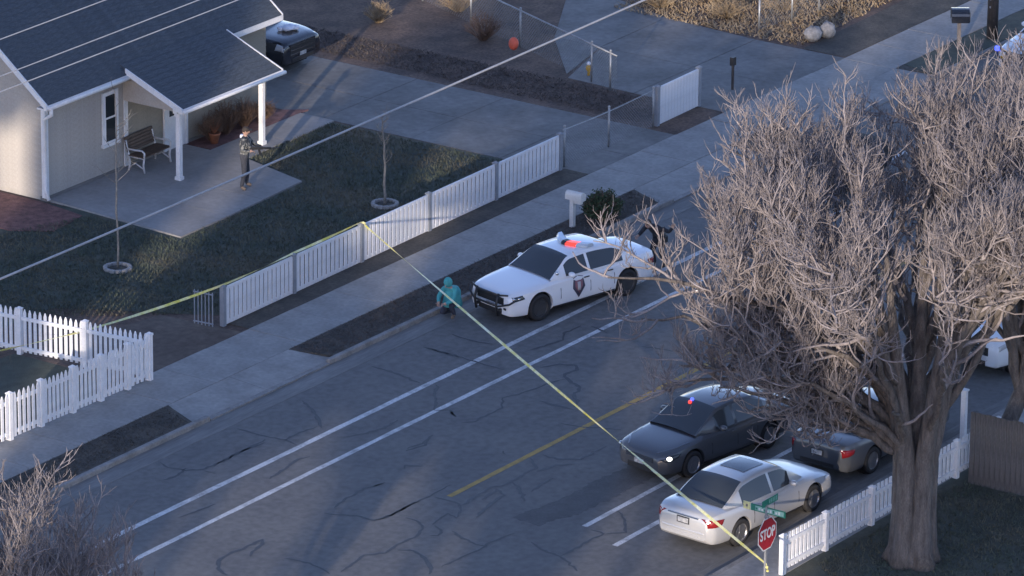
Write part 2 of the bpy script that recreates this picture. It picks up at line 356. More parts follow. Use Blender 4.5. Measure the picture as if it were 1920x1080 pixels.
# road markings
def strip(name, x0, x1, y, wd, m, z=0.004, brk=None):
    mb = MB(); n = max(2, int((x1 - x0) / 0.5)); pts = np.linspace(x0, x1, n + 1); b0 = [y - wd / 2 + random.uniform(-.008, .008) for _ in pts]; b1 = [y + wd / 2 + random.uniform(-.008, .008) for _ in pts]
    vs = [(p, q, z) for p, q in zip(pts, b0)] + [(p, q, z) for p, q in zip(pts, b1)]
    mb.add(vs, [(i, i + 1, n + 2 + i, n + 1 + i) for i in range(n)])
    return struct(name, mb, m)
strip('road_marking', -160, 120, -2.44, 0.17, M_LINE); strip('road_marking', -160, 120, -3.70, 0.15, M_LINE)
strip('road_marking', -13.25, 120, -7.33, 0.16, M_YEL)
strip('road_marking', -12.95, 120, -11.04, 0.15, M_LINE); strip('road_marking', -13.55, 120, -12.3, 0.15, M_LINE)
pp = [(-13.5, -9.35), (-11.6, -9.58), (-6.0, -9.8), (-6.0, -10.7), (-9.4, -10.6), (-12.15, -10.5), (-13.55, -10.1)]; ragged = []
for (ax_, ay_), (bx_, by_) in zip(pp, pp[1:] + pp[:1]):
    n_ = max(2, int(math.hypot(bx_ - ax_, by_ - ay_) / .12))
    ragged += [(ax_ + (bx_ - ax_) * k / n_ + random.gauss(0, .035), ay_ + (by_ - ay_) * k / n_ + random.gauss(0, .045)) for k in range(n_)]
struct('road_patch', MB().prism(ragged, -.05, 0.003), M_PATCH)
CRACKS = [
    [(-10.06, -0.57), (-10.41, -1.09), (-10.78, -1.58), (-11.34, -2.12)],
    [(-12.6, -0.47), (-12.62, -1.02), (-12.62, -1.35), (-12.52, -1.89), (-12.63, -2.31)],
    [(-12.52, -1.89), (-12.02, -1.85), (-11.35, -1.96)],
    [(-12.81, -1.49), (-13.52, -1.49), (-14.17, -1.47), (-14.84, -1.52)],
    [(-7.04, -0.53), (-7.08, -1.25), (-7.2, -1.77), (-7.3, -2.23)],
    [(-5.09, -0.75), (-5.16, -1.36), (-5.18, -1.94)],
    [(-7.18, -2.66), (-7.71, -2.95), (-8.26, -3.38), (-8.68, -3.64)],
    [(-8.68, -3.64), (-8.45, -3.95), (-8.76, -4.36)],
    [(-11.51, -2.97), (-10.97, -3.21), (-10.32, -3.37), (-9.76, -3.31)],
    [(-11.28, -4.65), (-10.75, -4.74), (-10.12, -4.62)],
    [(-5.09, -0.86), (-5.1, -1.39), (-5.16, -2.0), (-5.23, -2.69), (-5.27, -3.41)],
    [(-3.9, -0.8), (-3.97, -1.6), (-3.87, -2.09)],
    [(-3.67, -3.08), (-3.18, -3.22), (-2.56, -3.36), (-2.11, -3.09), (-1.37, -3.12)],
    [(-4.54, -4.07), (-4.13, -4.3), (-3.9, -4.7), (-4.19, -4.9), (-4.63, -4.81), (-4.86, -5.01), (-5.2, -5.66), (-5.41, -5.8), (-5.71, -5.81), (-6.03, -6.14), (-6.43, -6.34)],
    [(-4.91, -5.04), (-5.43, -4.84), (-6.07, -4.81), (-6.52, -4.7), (-6.96, -4.52), (-7.58, -4.93), (-8.25, -4.93), (-8.75, -4.9), (-9.01, -4.7)],
    [(-8.47, -3.95), (-8.72, -4.35)],
    [(-6.58, -5.38), (-6.62, -5.82), (-6.6, -6.44)],
    [(-1.26, -3.35), (-1.27, -3.61), (-1.45, -3.99)],
    [(-1.73, -5.3), (-1.61, -5.91), (-1.47, -6.45)],
    [(-0.83, -5.74), (-1.45, -6.65)],
    [(-7.59, -6.65), (-7.53, -7.23), (-7.33, -7.6), (-7.08, -8.18)],
    [(-15.56, -0.35), (-15.7, -0.72), (-15.56, -1.16), (-15.32, -1.48), (-14.6, -1.53), (-13.7, -1.48), (-12.98, -1.58)],
    [(-15.48, -1.1), (-16.08, -1.22), (-16.44, -1.12)],
    [(-15.36, -1.51), (-15.33, -1.87)],
    [(-15.45, -5.51), (-14.75, -5.4), (-14.01, -5.4), (-13.4, -5.54)],
    [(-14.85, -3.15), (-14.12, -3.06), (-13.39, -2.95), (-13.08, -3.05)],
    [(-18.14, -2.94), (-17.59, -3.02), (-16.93, -3.09)],
    [(-15.91, -5.56), (-15.75, -5.93), (-15.56, -6.28), (-15.58, -6.78), (-15.17, -6.9), (-14.61, -6.9), (-13.92, -6.94)],
    [(-20.36, -6.04), (-20.15, -5.6), (-19.66, -5.32), (-19.16, -5.29), (-18.72, -5.37), (-18.08, -5.35), (-18.31, -5.56), (-18.71, -5.6), (-19.11, -5.78)],
    [(-18.71, -6.49), (-18.66, -6.86), (-18.64, -7.17), (-18.78, -7.71), (-18.89, -7.92)],
    [(-18.59, -8.05), (-17.97, -7.96), (-17.49, -7.89), (-17.09, -8.21), (-16.45, -8.14), (-15.77, -8.18), (-15.32, -8.04), (-15.01, -7.72), (-14.99, -7.29)],
    [(-15.55, -6.75), (-15.29, -6.93), (-14.8, -6.93), (-14.09, -6.88), (-13.6, -6.95), (-12.92, -6.92), (-12.6, -6.93)],
    [(-13.51, -7.07), (-13.48, -7.46), (-13.49, -7.78), (-13.84, -8.08), (-14.3, -8.3), (-14.18, -7.95), (-14.76, -8.0), (-14.97, -8.06)],
    [(-15.01, -8.17), (-15.12, -8.44), (-15.45, -8.58), (-15.58, -8.4)],
    [(-15.03, -8.64), (-15.26, -9.16), (-15.41, -9.63), (-15.36, -9.86)],
    [(-14.27, -9.95), (-14.83, -9.84), (-15.49, -9.86), (-16.06, -9.81), (-16.63, -9.77), (-17.03, -9.78)],
    [(-13.57, -7.93), (-12.94, -7.85), (-12.16, -7.8), (-11.77, -7.99), (-10.78, -7.95), (-10.49, -7.98), (-10.02, -7.47)],
    [(-10.67, -8.1), (-10.03, -8.26), (-9.68, -8.57)],
    [(-9.65, -7.54), (-9.66, -8.06), (-9.35, -8.49), (-8.76, -8.5), (-8.22, -8.51)],
    [(-14.0, -8.63), (-13.2, -8.44), (-12.4, -8.34), (-12.2, -8.01), (-12.96, -8.09)],
    [(-11.6, -8.05), (-11.85, -8.41), (-12.44, -8.98)],
    [(-11.84, -8.77), (-11.28, -8.66), (-10.77, -8.67)],
    [(-12.38, -5.38), (-12.19, -5.29), (-11.99, -5.66)],
    [(-13.79, -5.47), (-13.47, -5.56)],
    [(-11.44, -4.71), (-10.8, -4.86), (-10.39, -4.71)],
    [(-14.52, -10.61), (-14.75, -11.03), (-14.86, -11.63), (-15.15, -12.14), (-15.38, -12.47)],
    [(-14.8, -11.64), (-14.06, -11.66), (-13.58, -11.65), (-13.08, -11.67), (-13.05, -11.29)],
    [(-11.64, -11.11), (-11.98, -11.51), (-12.69, -12.05), (-13.04, -11.73)],
    [(-16.76, -8.35), (-16.59, -8.67), (-16.83, -9.16), (-17.22, -9.61), (-17.55, -9.8)],
    [(-10.03, -6.65), (-10.16, -6.83)]]

def ribbon(pts, wd):
    P = [Vector((a, b, 0)) for a, b in pts]; Q = []
    for i in range(len(P) - 1):
        n = max(2, int((P[i + 1] - P[i]).length / 0.12))
        for k in range(n):
            t = k / n; Q.append(P[i].lerp(P[i + 1], t) + Vector((random.gauss(0, .016), random.gauss(0, .016), 0)))
    Q.append(P[-1]); vs = []; n = len(Q)
    for i, q in enumerate(Q):
        d = (Q[min(i + 1, n - 1)] - Q[max(i - 1, 0)]).normalized(); s = Vector((-d.y, d.x, 0)); h = wd * random.uniform(.3, .65) * min(1, (min(i, n - 1 - i) + 1) / 3)
        vs += [(q.x + s.x * h, q.y + s.y * h, .0055), (q.x - s.x * h, q.y - s.y * h, .0055)]
    return MB().add(vs, [(2 * i, 2 * i + 1, 2 * i + 3, 2 * i + 2) for i in range(n - 1)])
for c in CRACKS: ribbon(c, random.uniform(.06, .10)).build('tar_seam', M_TAR, road, fix=False)
# shallow grass, leaf litter
def blades(name, poly, n, h, m, z, label, cat, lean=.6):
    P = np.array(poly); lo, hi = P.min(0), P.max(0); V = []; F = []; k = 0
    def inside(x, y):
        c = False; j = len(poly) - 1
        for i in range(len(poly)):
            if (poly[i][1] > y) != (poly[j][1] > y) and x < (poly[j][0] - poly[i][0]) * (y - poly[i][1]) / (poly[j][1] - poly[i][1]) + poly[i][0]: c = not c
            j = i
        return c
    while k < n:
        x, y = rng.uniform(lo, hi)
        if not inside(x, y): continue
        a = rng.uniform(0, 6.283); hh = h * rng.uniform(.5, 1.3); wd = h * .22; lx, ly = rng.normal(0, lean * hh, 2); b = len(V)
        V += [(x - wd * math.cos(a), y - wd * math.sin(a), z), (x + wd * math.cos(a), y + wd * math.sin(a), z), (x + lx, y + ly, z + hh)]; F.append((b, b + 1, b + 2)); k += 1
    o = MB().add(V, F).build(name, m, fix=False); return tag(o, label, cat, kind='stuff')
blades('grass', [(-6.3, 4.6), (8.4, 4.6), (8.3, 12.0), (4.3, 12.0), (3.6, 9.4), (-2.4, 9.2), (-2.2, 12.4), (-9, 15), (-10, 9.2)], 42000, .075, M_BLADE, .125, 'short winter lawn grass in front of the porch', 'grass')
blades('grass', [(-11.9, -16.9), (-5.4, -17.0), (-5.6, -30), (-16, -30), (-15, -20)], 30000, .08, M_BLADE, .11, 'dark green grass around the big bare tree', 'grass')
blades('leaf_litter', [(-7.3, .6), (8.0, .6), (8.3, 1.72), (-7.5, 1.72)], 9000, .05, M_LITTER, .118, 'dry leaf litter on the strip beside the police car', 'leaves', 1.5)
blades('leaf_litter', [(-30, .6), (-13.2, .6), (-12.7, 1.72), (-30, 1.72)], 7000, .05, M_STRIP, .118, 'dry grass on the strip below the picket fence', 'grass', 1.2)
blades('leaf_litter', [(13.6, 5), (15.7, 5), (15.6, 20), (13.8, 20)], 8000, .07, M_LITTER, .113, 'brown leaf litter between the two driveways', 'leaves', 1.5)
blades('leaf_litter', [(22.6, 5.2), (34, 5.6), (34, 9), (22.6, 12)], 9000, .12, M_STRAW, .113, 'dry straw coloured weeds behind the far sidewalk', 'weeds', 1.0)

# ================================================================== THE HOUSE
HX0, HX1, HY = -1.95, 8.1, 14.19            # front wall line; yard level
GZ = 0.12
house = thing('house', 'beige sided house with slate blue roof and open front porch', 'house')
EZ = 3.02; RS = 0.80; RIDGE_Y = HY + 4.2; RZ = EZ + RS * 4.55
wall = MB().box(HX0 + .03, HX1 - .03, HY + .03, HY + 8.4, GZ, EZ + .1).add(
    [(HX0 + .03, HY + .03, EZ), (HX0 + .03, HY + 8.4, EZ), (HX0 + .03, RIDGE_Y, RZ - .35), (HX0 + .2, HY + .03, EZ), (HX0 + .2, HY + 8.4, EZ), (HX0 + .2, RIDGE_Y, RZ - .35)],
    [(0, 1, 2), (3, 5, 4), (0, 3, 4, 1), (1, 4, 5, 2), (2, 5, 3, 0)]).build('wall', M_SIDING, house)
# lap siding: front (beige; tan under the porch) and left gable
nb = 15; bh = (EZ - GZ - .12) / nb
def board(len_, h): # tilted lap board along +X, face to -Y
    return MB().add([(0, 0, 0), (len_, 0, 0), (len_, .028, 0), (0, .028, 0), (0, .016, h), (len_, .016, h), (len_, .028, h), (0, .028, h)],
                    [(0, 3, 2, 1), (4, 5, 6, 7), (0, 1, 5, 4), (1, 2, 6, 5), (2, 3, 7, 6), (3, 0, 4, 7)])
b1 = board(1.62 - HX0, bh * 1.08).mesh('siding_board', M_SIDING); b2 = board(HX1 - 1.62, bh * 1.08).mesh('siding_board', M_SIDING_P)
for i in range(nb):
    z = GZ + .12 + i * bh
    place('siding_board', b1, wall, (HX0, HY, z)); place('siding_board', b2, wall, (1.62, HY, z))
z = GZ + .12
while z < RZ - .5:
    if z < EZ: ya, yb = HY + .0, HY + 8.4
    else:
        d = (z + bh * .5 - EZ) / RS + .1; ya, yb = HY + d, HY + 8.4 - d
    if yb - ya < .3: break
    o = place('siding_board', board(yb - ya, bh * 1.08).mesh('siding_board', M_SIDING), wall, (HX0, yb, z), -math.pi / 2); z += bh
MB().box(HX0 - .0, HX1, HY - .02, HY + .2, 0, GZ + .13).build('foundation', M_CONC2, house)
# roof
OV = .34; T = .11
def slope(name, x0, x1, y0, z0, y1, z1, m=M_ROOF, par=house, t=T):
    return MB().add([(x0, y0, z0), (x1, y0, z0), (x1, y1, z1), (x0, y1, z1), (x0, y0, z0 - t), (x1, y0, z0 - t), (x1, y1, z1 - t), (x0, y1, z1 - t)],
                    [(0, 1, 2, 3), (7, 6, 5, 4), (0, 4, 5, 1), (1, 5, 6, 2), (2, 6, 7, 3), (3, 7, 4, 0)]).build(name, m, par)
roof = slope('roof', HX0 - .3, HX1 + .3, HY - OV, EZ, RIDGE_Y, EZ + RS * (RIDGE_Y - HY + OV))
ZR = EZ + RS * (RIDGE_Y - HY + OV)
slope('roof_slope', HX0 - .3, HX1 + .3, HY + 8.4 + OV, EZ, RIDGE_Y, ZR, par=roof)
# courses of shingles, each a thin lapped strip, and the ridge cap
nc = 30
cs = MB()
Ls = (RIDGE_Y - HY + OV); cm = MB().add([(HX0 - .3, 0, .004), (HX1 + .3, 0, .004), (HX1 + .3, Ls / nc, .004 + RS * Ls / nc - .006), (HX0 - .3, Ls / nc, .004 + RS * Ls / nc - .006), (HX0 - .3, 0, 0), (HX1 + .3, 0, 0)], [(0, 1, 2, 3), (0, 4, 5, 1)]).mesh('shingle_course', M_ROOF)
for i in range(nc): place('shingle_course', cm, roof, (0, HY - OV + Ls * i / nc, EZ + RS * Ls * i / nc + .008))
MB().tube([(HX0 - .31, RIDGE_Y, ZR + .0), (HX1 + .31, RIDGE_Y, ZR + .0)], .07, 6).build('ridge_cap', M_ROOF, roof)
# fascia, rake boards, gutter
MB().box(HX0 - .3, 1.38, HY - OV - .025, HY - OV - .002, EZ - .17, EZ - .01).build('fascia', M_TRIM, house)
MB().box(5.88, HX1 + .3, HY - OV - .025, HY - OV - .002, EZ - .17, EZ - .01).build('fascia', M_TRIM, house)
def rake(x, y0, z0, y1, z1, par=house, w=.045, h=.17):
    return MB().add([(x - w, y0, z0 + .02), (x, y0, z0 + .02), (x, y1, z1 + .02), (x - w, y1, z1 + .02), (x - w, y0, z0 - h), (x, y0, z0 - h), (x, y1, z1 - h), (x - w, y1, z1 - h)],
                    [(0, 1, 2, 3), (7, 6, 5, 4), (0, 4, 5, 1), (1, 5, 6, 2), (2, 6, 7, 3), (3, 7, 4, 0)]).build('rake_board', M_TRIM, par)
rake(HX0 - .302, HY - OV - .02, EZ, RIDGE_Y, ZR); rake(HX0 - .302, HY + 8.4 + OV, EZ, RIDGE_Y, ZR); rake(HX1 + .347, HY - OV - .02, EZ, RIDGE_Y, ZR)
MB().box(HX0 - .30, HX0 - .02, HY - OV + .02, HY + .02, EZ - .17, EZ - .12).build('eave_return', M_TRIM, house)
gt = MB().tube([(HX0 - .34, HY - OV - .07, EZ - .08), (1.3, HY - OV - .07, EZ - .08)], .06, 8).build('gutter', M_TRIM, house, smooth=True)
MB().tube([(HX0 - .24, HY - OV - .08, EZ - .1), (HX0 - .22, HY - OV - .08, EZ - .28), (HX0 - .1, HY - .07, EZ - .5), (HX0 - .1, HY - .07, .45), (HX0 - .12, HY - .2, .22)], .055, 8).build('downspout', M_TRIM, gt, smooth=True)
MB().box(HX0 - .05, HX0 + .09, HY - .045, HY - .03 + .04, GZ + .1, EZ - .1).build('corner_trim', M_TRIM, house)
MB().box(HX0 - .045, HX0 - .005, HY - .03, HY + .1, GZ + .1, EZ - .05).build('corner_trim', M_TRIM, house)
MB().box(1.50, 1.66, HY - .04, HY - .005, GZ + .1, EZ - .15).build('corner_trim', M_TRIM, house)
# porch roof: lower pitch, from the main eave forward
PX0, PX1, PY0, PZ0, PY1 = 1.28, 5.85, 11.95, 2.36, HY - OV + .25
PZ1 = EZ + RS * .25 + .03
proof = slope('porch_roof', PX0, PX1, PY0, PZ0, PY1, PZ1)
ncp = 11; dy = (PY1 - PY0) / ncp; dz = (PZ1 - PZ0) / ncp
cm = MB().add([(PX0, 0, .004), (PX1, 0, .004), (PX1, dy, dz - .003), (PX0, dy, dz - .003), (PX0, 0, 0), (PX1, 0, 0)], [(0, 1, 2, 3), (0, 4, 5, 1)]).mesh('shingle_course', M_ROOF)
for i in range(ncp): place('shingle_course', cm, proof, (0, PY0 + dy * i, PZ0 + dz * i + .008))
rake(PX0 - .002, PY0 - .02, PZ0, PY1 - .2, PZ1 - .2 * dz / dy, h=.15); rake(PX1 + .047, PY0 - .02, PZ0, PY1 - .2, PZ1 - .2 * dz / dy, h=.15)
MB().box(PX0 - .05, PX1 + .05, PY0 - .03, PY0 - .004, PZ0 - .15, PZ0 - .005).build('fascia', M_TRIM, house)
MB().tube([(PX0 - .05, PY0 - .085, PZ0 - .07), (PX1 + .06, PY0 - .085, PZ0 - .07)], .055, 8).build('gutter', M_TRIM, house, smooth=True)
MB().box(PX0 + .12, PX1 - .12, PY0 + .28, PY0 + .42, PZ0 - .22, PZ0 - .02).build('porch_beam', M_TRIM, house)
MB().add([(PX0 + .2, PY0 + .42, PZ0 - .2), (PX0 + .2, HY - .03, PZ0 - .2), (PX0 + .2, HY - .03, EZ - .02), (PX0 + .2, PY0 + .42, PZ0 + .0), (PX0 + .26, PY0 + .42, PZ0 - .2), (PX0 + .26, HY - .03, PZ0 - .2), (PX0 + .26, HY - .03, EZ - .02), (PX0 + .26, PY0 + .42, PZ0 + .0)],
         [(0, 1, 2, 3), (7, 6, 5, 4), (0, 4, 5, 1), (1, 5, 6, 2), (2, 6, 7, 3), (3, 7, 4, 0)]).build('porch_gable_panel', M_SIDING, house)
for px, py in (yd(1.89, 12.52), yd(5.80, 12.60)):
    p = MB().box(px - .07, px + .07, py - .07, py + .07, .17, PZ0 - .02).build('porch_post', M_TRIM, house, bevel=.012)
    MB().box(px - .095, px + .095, py - .095, py + .095, .165, .27).build('post_base', M_TRIM, p)
    MB().box(px - .09, px + .09, py - .09, py + .09, PZ0 - .34, PZ0 - .22).build('post_capital', M_TRIM, p)
# window on the front wall
def window(x0, x1, z0, z1, y, sashes=2):
    wn = MB().box(x0 - .10, x0, y - .05, y, z0 - .02, z1 + .11).box(x1, x1 + .10, y - .05, y, z0 - .02, z1 + .11).box(x0, x1, y - .05, y, z1, z1 + .11).build('window', M_TRIM, house)
    MB().box(x0 - .14, x1 + .14, y - .09, y, z0 - .11, z0 - .022).build('sill', M_TRIM, wn)
    zm = (z0 + z1) / 2
    for a, b, d in ((z0 - .02, zm, .012), (zm, z1, 0)):
        MB().box(x0, x1, y - .028 - d, y - .02 - d + .012, a, b).build('pane', M_GLASS, wn)
        MB().box(x0, x1, y - .045 - d, y - .029 - d, a, a + .05).build('sash', M_TRIM, wn); MB().box(x0, x0 + .035, y - .044 - d, y - .029 - d, a + .05, b).build('sash', M_TRIM, wn); MB().box(x1 - .035, x1, y - .044 - d, y - .029 - d, a + .05, b).build('sash', M_TRIM, wn)
window(0.62, 1.12, 1.12, 2.48, HY - .005)
# doors under the porch
def door(x0, x1, z1, m):
    d = MB().box(x0, x1, HY - .05, HY - .008, .18, z1).build('door', m, house)
    MB().box(x0 - .09, x0, HY - .07, HY - .006, .17, z1 + .09).box(x1, x1 + .09, HY - .07, HY - .006, .17, z1 + .09).box(x0, x1, HY - .07, HY - .006, z1, z1 + .09).build('door_frame', M_TRIM, d)
    MB().box(x0 + .16, x1 - .16, HY - .056, HY - .05, 1.15, z1 - .18).build('pane', M_GLASS, d)
    MB().sphere((x1 - .09, HY - .09, 1.1), .035, 8, 6).build('handle', M_CHROME, d, smooth=True)
door(3.35, 4.25, 2.22, M_TRIM)
# porch slab in three pours and the walk to the driveway
ps = thing('porch_slab', None, None); ps['kind'] = 'structure'
ax, ay = yd(-1.95, 9.51)
for a in ([(ax, ay), (-.1, ay + .02), (-.1, HY - .03), (HX0 + .05, HY - .03)], [(-.085, ay + .02), (1.6, ay + .1), (1.6, HY - .03), (-.085, HY - .03)],
          [(1.615, ay + .1), (3.5, ay + .2), (4.2, 11.95), (4.2, HY - .03), (1.615, HY - .03)]):
    MB().prism(a, 0, .175).build('concrete_slab', M_SLAB, ps)
for a, b in ((4.215, 6.2), (6.215, 8.48)): MB().prism([(a, 11.95), (b, 12.05), (b, 13.25), (a, 13.25)], 0, .165).build('concrete_slab', M_SLAB, ps)
struct('planting_bed', MB().prism([(4.3, 13.27), (8.9, 13.27), (8.2, HY + .0), (4.3, HY + .0)], .05, .155), M_BRICK)

# ================================================================== FENCES
def picket_mesh(wd, h, th, tip, m):
    p = [(-wd / 2, 0), (wd / 2, 0), (wd / 2, h - tip), (wd * .12, h), (-wd * .12, h), (-wd / 2, h - tip)] if tip else [(-wd / 2, 0), (wd / 2, 0), (wd / 2, h), (-wd / 2, h)]
    n = len(p)
    return MB().add([(x, -th / 2, z) for x, z in p] + [(x, th / 2, z) for x, z in p], [tuple(range(n)), tuple(reversed(range(n, 2 * n)))] + [(i, n + i, n + (i + 1) % n, (i + 1) % n) for i in range(n)]).mesh('picket', m)
def fence(root, a, b, posts, h, pitch, wd, m, pm, z0=KZ, rails=(.12, .88), tip=0, post_h=None, lift=.06, post_w=.125, rail_w=.045, front=-1):
    """one straight run from a to b; posts = fractions along the run"""
    A = Vector((*a, z0)); B = Vector((*b, z0)); d = B - A; L = d.length; u = d.normalized(); ang = math.atan2(u.y, u.x)
    s = Vector((-u.y, u.x, 0)) * -front
    ph = post_h or h * 1.04
    pme = MB().box(-post_w / 2, post_w / 2, -post_w / 2, post_w / 2, 0, ph).box(-post_w * .6, post_w * .6, -post_w * .6, post_w * .6, ph, ph + .03).add(
        [(-post_w * .5, -post_w * .5, ph + .03), (post_w * .5, -post_w * .5, ph + .03), (post_w * .5, post_w * .5, ph + .03), (-post_w * .5, post_w * .5, ph + .03), (0, 0, ph + .075)], [(0, 1, 4), (1, 2, 4), (2, 3, 4), (3, 0, 4)]).mesh('post', pm)
    for f in posts: place('post', pme, root, A + d * f, ang)
    for i in range(len(posts) - 1):
        l0 = posts[i] * L + post_w / 2; l1 = posts[i + 1] * L - post_w / 2
        for r in rails:
            P0 = A + u * l0 + Vector((0, 0, r * h)); P1 = A + u * l1 + Vector((0, 0, r * h))
            MB().beam(P0, P1, rail_w, .09).build('rail', m, root)
        n = max(1, int(round((l1 - l0) / pitch))); pt = (l1 - l0) / n
        me = picket_mesh(wd, h - lift, .02, tip, m)
        for k in range(n):
            o = place('picket', me, root, A + u * (l0 + pt * (k + .5)) + s * (rail_w / 2 + .0115) * -1 + Vector((0, 0, lift + random.uniform(-.006, .006))), ang + random.uniform(-.01, .01))
vf = thing('vinyl_fence', 'long white vinyl fence with grey posts along the sidewalk in front of the lawn', 'fence')
a, b = yd(-6.82, 4.36), yd(8.90, 4.55)
fence(vf, a, b, [0, .196, .391, .592, .797, 1.0], 1.02, .19, .135, M_VINYL, M_POSTG, rails=(.06, .98), lift=.04)
vf2 = thing('vinyl_fence', 'short single white vinyl fence panel beyond the first driveway', 'fence')
fence(vf2, yd(13.90, 4.58), yd(16.15, 4.63), [0, 1], 1.12, .16, .150, M_VINYL, M_POSTG, rails=(.06, .98), lift=.04)
pf = thing('picket_fence', 'white pointed picket fence turning a corner left of the dirt drive', 'fence')
c0 = yd(-11.10, 3.42)
fence(pf, yd(-17.4, 3.62), c0, [0.0, .155, .34, .53, .70, .865, 1.0], 1.22, .165, .095, M_PICKET, M_PICKET, rails=(.14, .80), tip=.10, post_h=1.2)
fence(pf, c0, yd(-11.9, 10.4), [0, .27, .55, .80, 1], 1.22, .15, .085, M_PICKET, M_PICKET, rails=(.14, .80), tip=.10, post_h=1.22, front=-1)
rf = thing('picket_fence', 'low white picket fence beside the stop sign and big tree', 'fence')
fence(rf, (-13.0, -16.6), (-3.4, -16.75), [0, .19, .40, .60, .80, 1], .95, .175, .11, M_PICKET, M_PICKET, rails=(.2, .8), post_h=.95, front=1)
x, y = yd(-3.2, -15.63)
tp = thing('fence_post', 'tall slim white post at the end of the low picket fence', 'post', (x, y, KZ))
MB().box(-.065, .065, -.065, .065, 0, 1.5).build('shaft', M_PICKET, tp, bevel=.01); MB().box(-.085, .085, -.085, .085, 1.5, 1.54).build('cap', M_PICKET, tp)
wf = thing('board_fence', 'tall grey weathered board fence behind the big tree', 'fence')
bme = picket_mesh(.136, 1.85, .022, 0, M_FENCEW)
for k in range(46):
    o = place('board', bme, wf, (-5.42 + random.uniform(-.006, .006) + k * .004, -17.2 - k * .142, .12 + random.uniform(-.02, .02)), math.pi / 2)
for z in (.45, 1.6): MB().beam((-5.36, -17.1, z), (-5.18, -23.8, z), .04, .09).build('rail', M_FENCEW, wf)
for k in range(4): MB().box(-5.37 + k * .06, -5.27 + k * .06, -17.2 - 2.2 * k - .05, -17.2 - 2.2 * k + .05, .12, 1.95).build('post', M_FENCEW, wf)
# chain link
def chain(root, a, b, h, posts, z0=KZ, rail=True, pitch=.10):
    A = Vector((*a, z0)); B = Vector((*b, z0)); d = B - A; L = d.length; u = d.normalized()
    for f in posts:
        P = A + d * f
        p = MB().tube([P, P + Vector((0, 0, h + .06))], .032, 8).build('post', M_GALV, root, smooth=True); MB().sphere(P + Vector((0, 0, h + .07)), .042, 8, 6).build('cap', M_GALV, p, smooth=True)
    if rail: MB().tube([A + Vector((0, 0, h)), B + Vector((0, 0, h))], .026, 8).build('top_rail', M_GALV, root, smooth=True)
    mb = MB(); n = int(L / pitch); k = int(h / pitch)
    for i in range(-k, n):
        for sg in (1, -1):
            x0, x1 = (i * pitch, i * pitch + h) if sg > 0 else (i * pitch + h, i * pitch); z0_, z1_ = .04, h - .01
            c0_, c1_ = 0.0, 1.0
            if x0 != x1:
                t0 = (0 - x0) / (x1 - x0); t1 = (L - x0) / (x1 - x0); lo, hi = min(t0, t1), max(t0, t1); c0_, c1_ = max(0, lo), min(1, hi)
            if c1_ - c0_ < .02: continue
            pa = A + u * (x0 + (x1 - x0) * c0_) + Vector((0, 0, z0_ + (z1_ - z0_) * c0_)); pb = A + u * (x0 + (x1 - x0) * c1_) + Vector((0, 0, z0_ + (z1_ - z0_) * c1_))
            mb.tube([pa, pb], .0028, 3, cap=False)
    o = mb.build('wire_mesh', M_GALV, root, fix=False); o['kind'] = 'stuff'
cg = thing('chain_link_gate', 'chain link gate across the first driveway between white fence panels', 'gate')
chain(cg, yd(9.15, 4.62), yd(13.78, 4.60), 1.12, [0.02, .5, .99], rail=False)
A0, B0 = yd(9.15, 4.62), yd(13.78, 4.60)
MB().tube([(A0[0] + (B0[0] - A0[0]) * t, A0[1], KZ + 1.10 - .05 * math.sin(math.pi * t)) for t in np.linspace(0, 1, 9)], .014, 6).build('top_wire', M_GALV, cg)
cf = thing('chain_link_fence', 'chain link fence with round top rail across the back yard', 'fence')
chain(cf, yd(15.75, 7.2), yd(20.2, 17.5), 1.15, [.03, .12, .47, .72, .97], pitch=.12)
cf2 = thing('wire_fence', 'thin post and wire fence in the sunlit weeds at the far lot', 'fence')
chain(cf2, (23.2, 7.0), (36, 5.3), 1.0, [0, .12, .22, .33, .45, .6, .8, 1], pitch=.14)
ge = thing('gate_leaf', 'folded iron gate leaf leaning at the end of the white fence', 'gate', (*yd(-7.15, 4.45), KZ), R(95))
for k in range(6): MB().tube([(k * .11, 0, .05), (k * .11, 0, .98)], .016, 6).build('bar', M_POSTG, ge)
for z in (.12, .92): MB().beam((-.02, 0, z), (.58, 0, z), .03, .03).build('rail', M_POSTG, ge)

# ================================================================== SIGNS, MAILBOXES, POLE, WIRES, TAPE
st = thing('stop_sign', 'red octagonal stop sign with green street name blades on a steel post', 'sign', (-15.37, -17.6, KZ))
MB().box(-.03, .03, -.022, .022, 0, 2.72).build('post', M_GALV, st)
r = .385; oc = [(r * math.cos(R(22.5 + 45 * i)) / math.cos(R(22.5)), r * math.sin(R(22.5 + 45 * i)) / math.cos(R(22.5))) for i in range(8)]
def yplate(poly, y0, y1, m, name, par, zc=0, xc=0):
    n = len(poly)
    return MB().add([(xc + x, y0, zc + z) for x, z in poly] + [(xc + x, y1, zc + z) for x, z in poly], [tuple(range(n)), tuple(reversed(range(n, 2 * n)))] + [(i, n + i, n + (i + 1) % n, (i + 1) % n) for i in range(n)]).build(name, m, par)
SZ = 2.02
pl = yplate(oc, -.032, -.026, M_SIGNW, 'sign_border', st, SZ); yplate([(x * .93, z * .93) for x, z in oc], -.036, -.033, M_STOPR, 'sign_face', st, SZ)
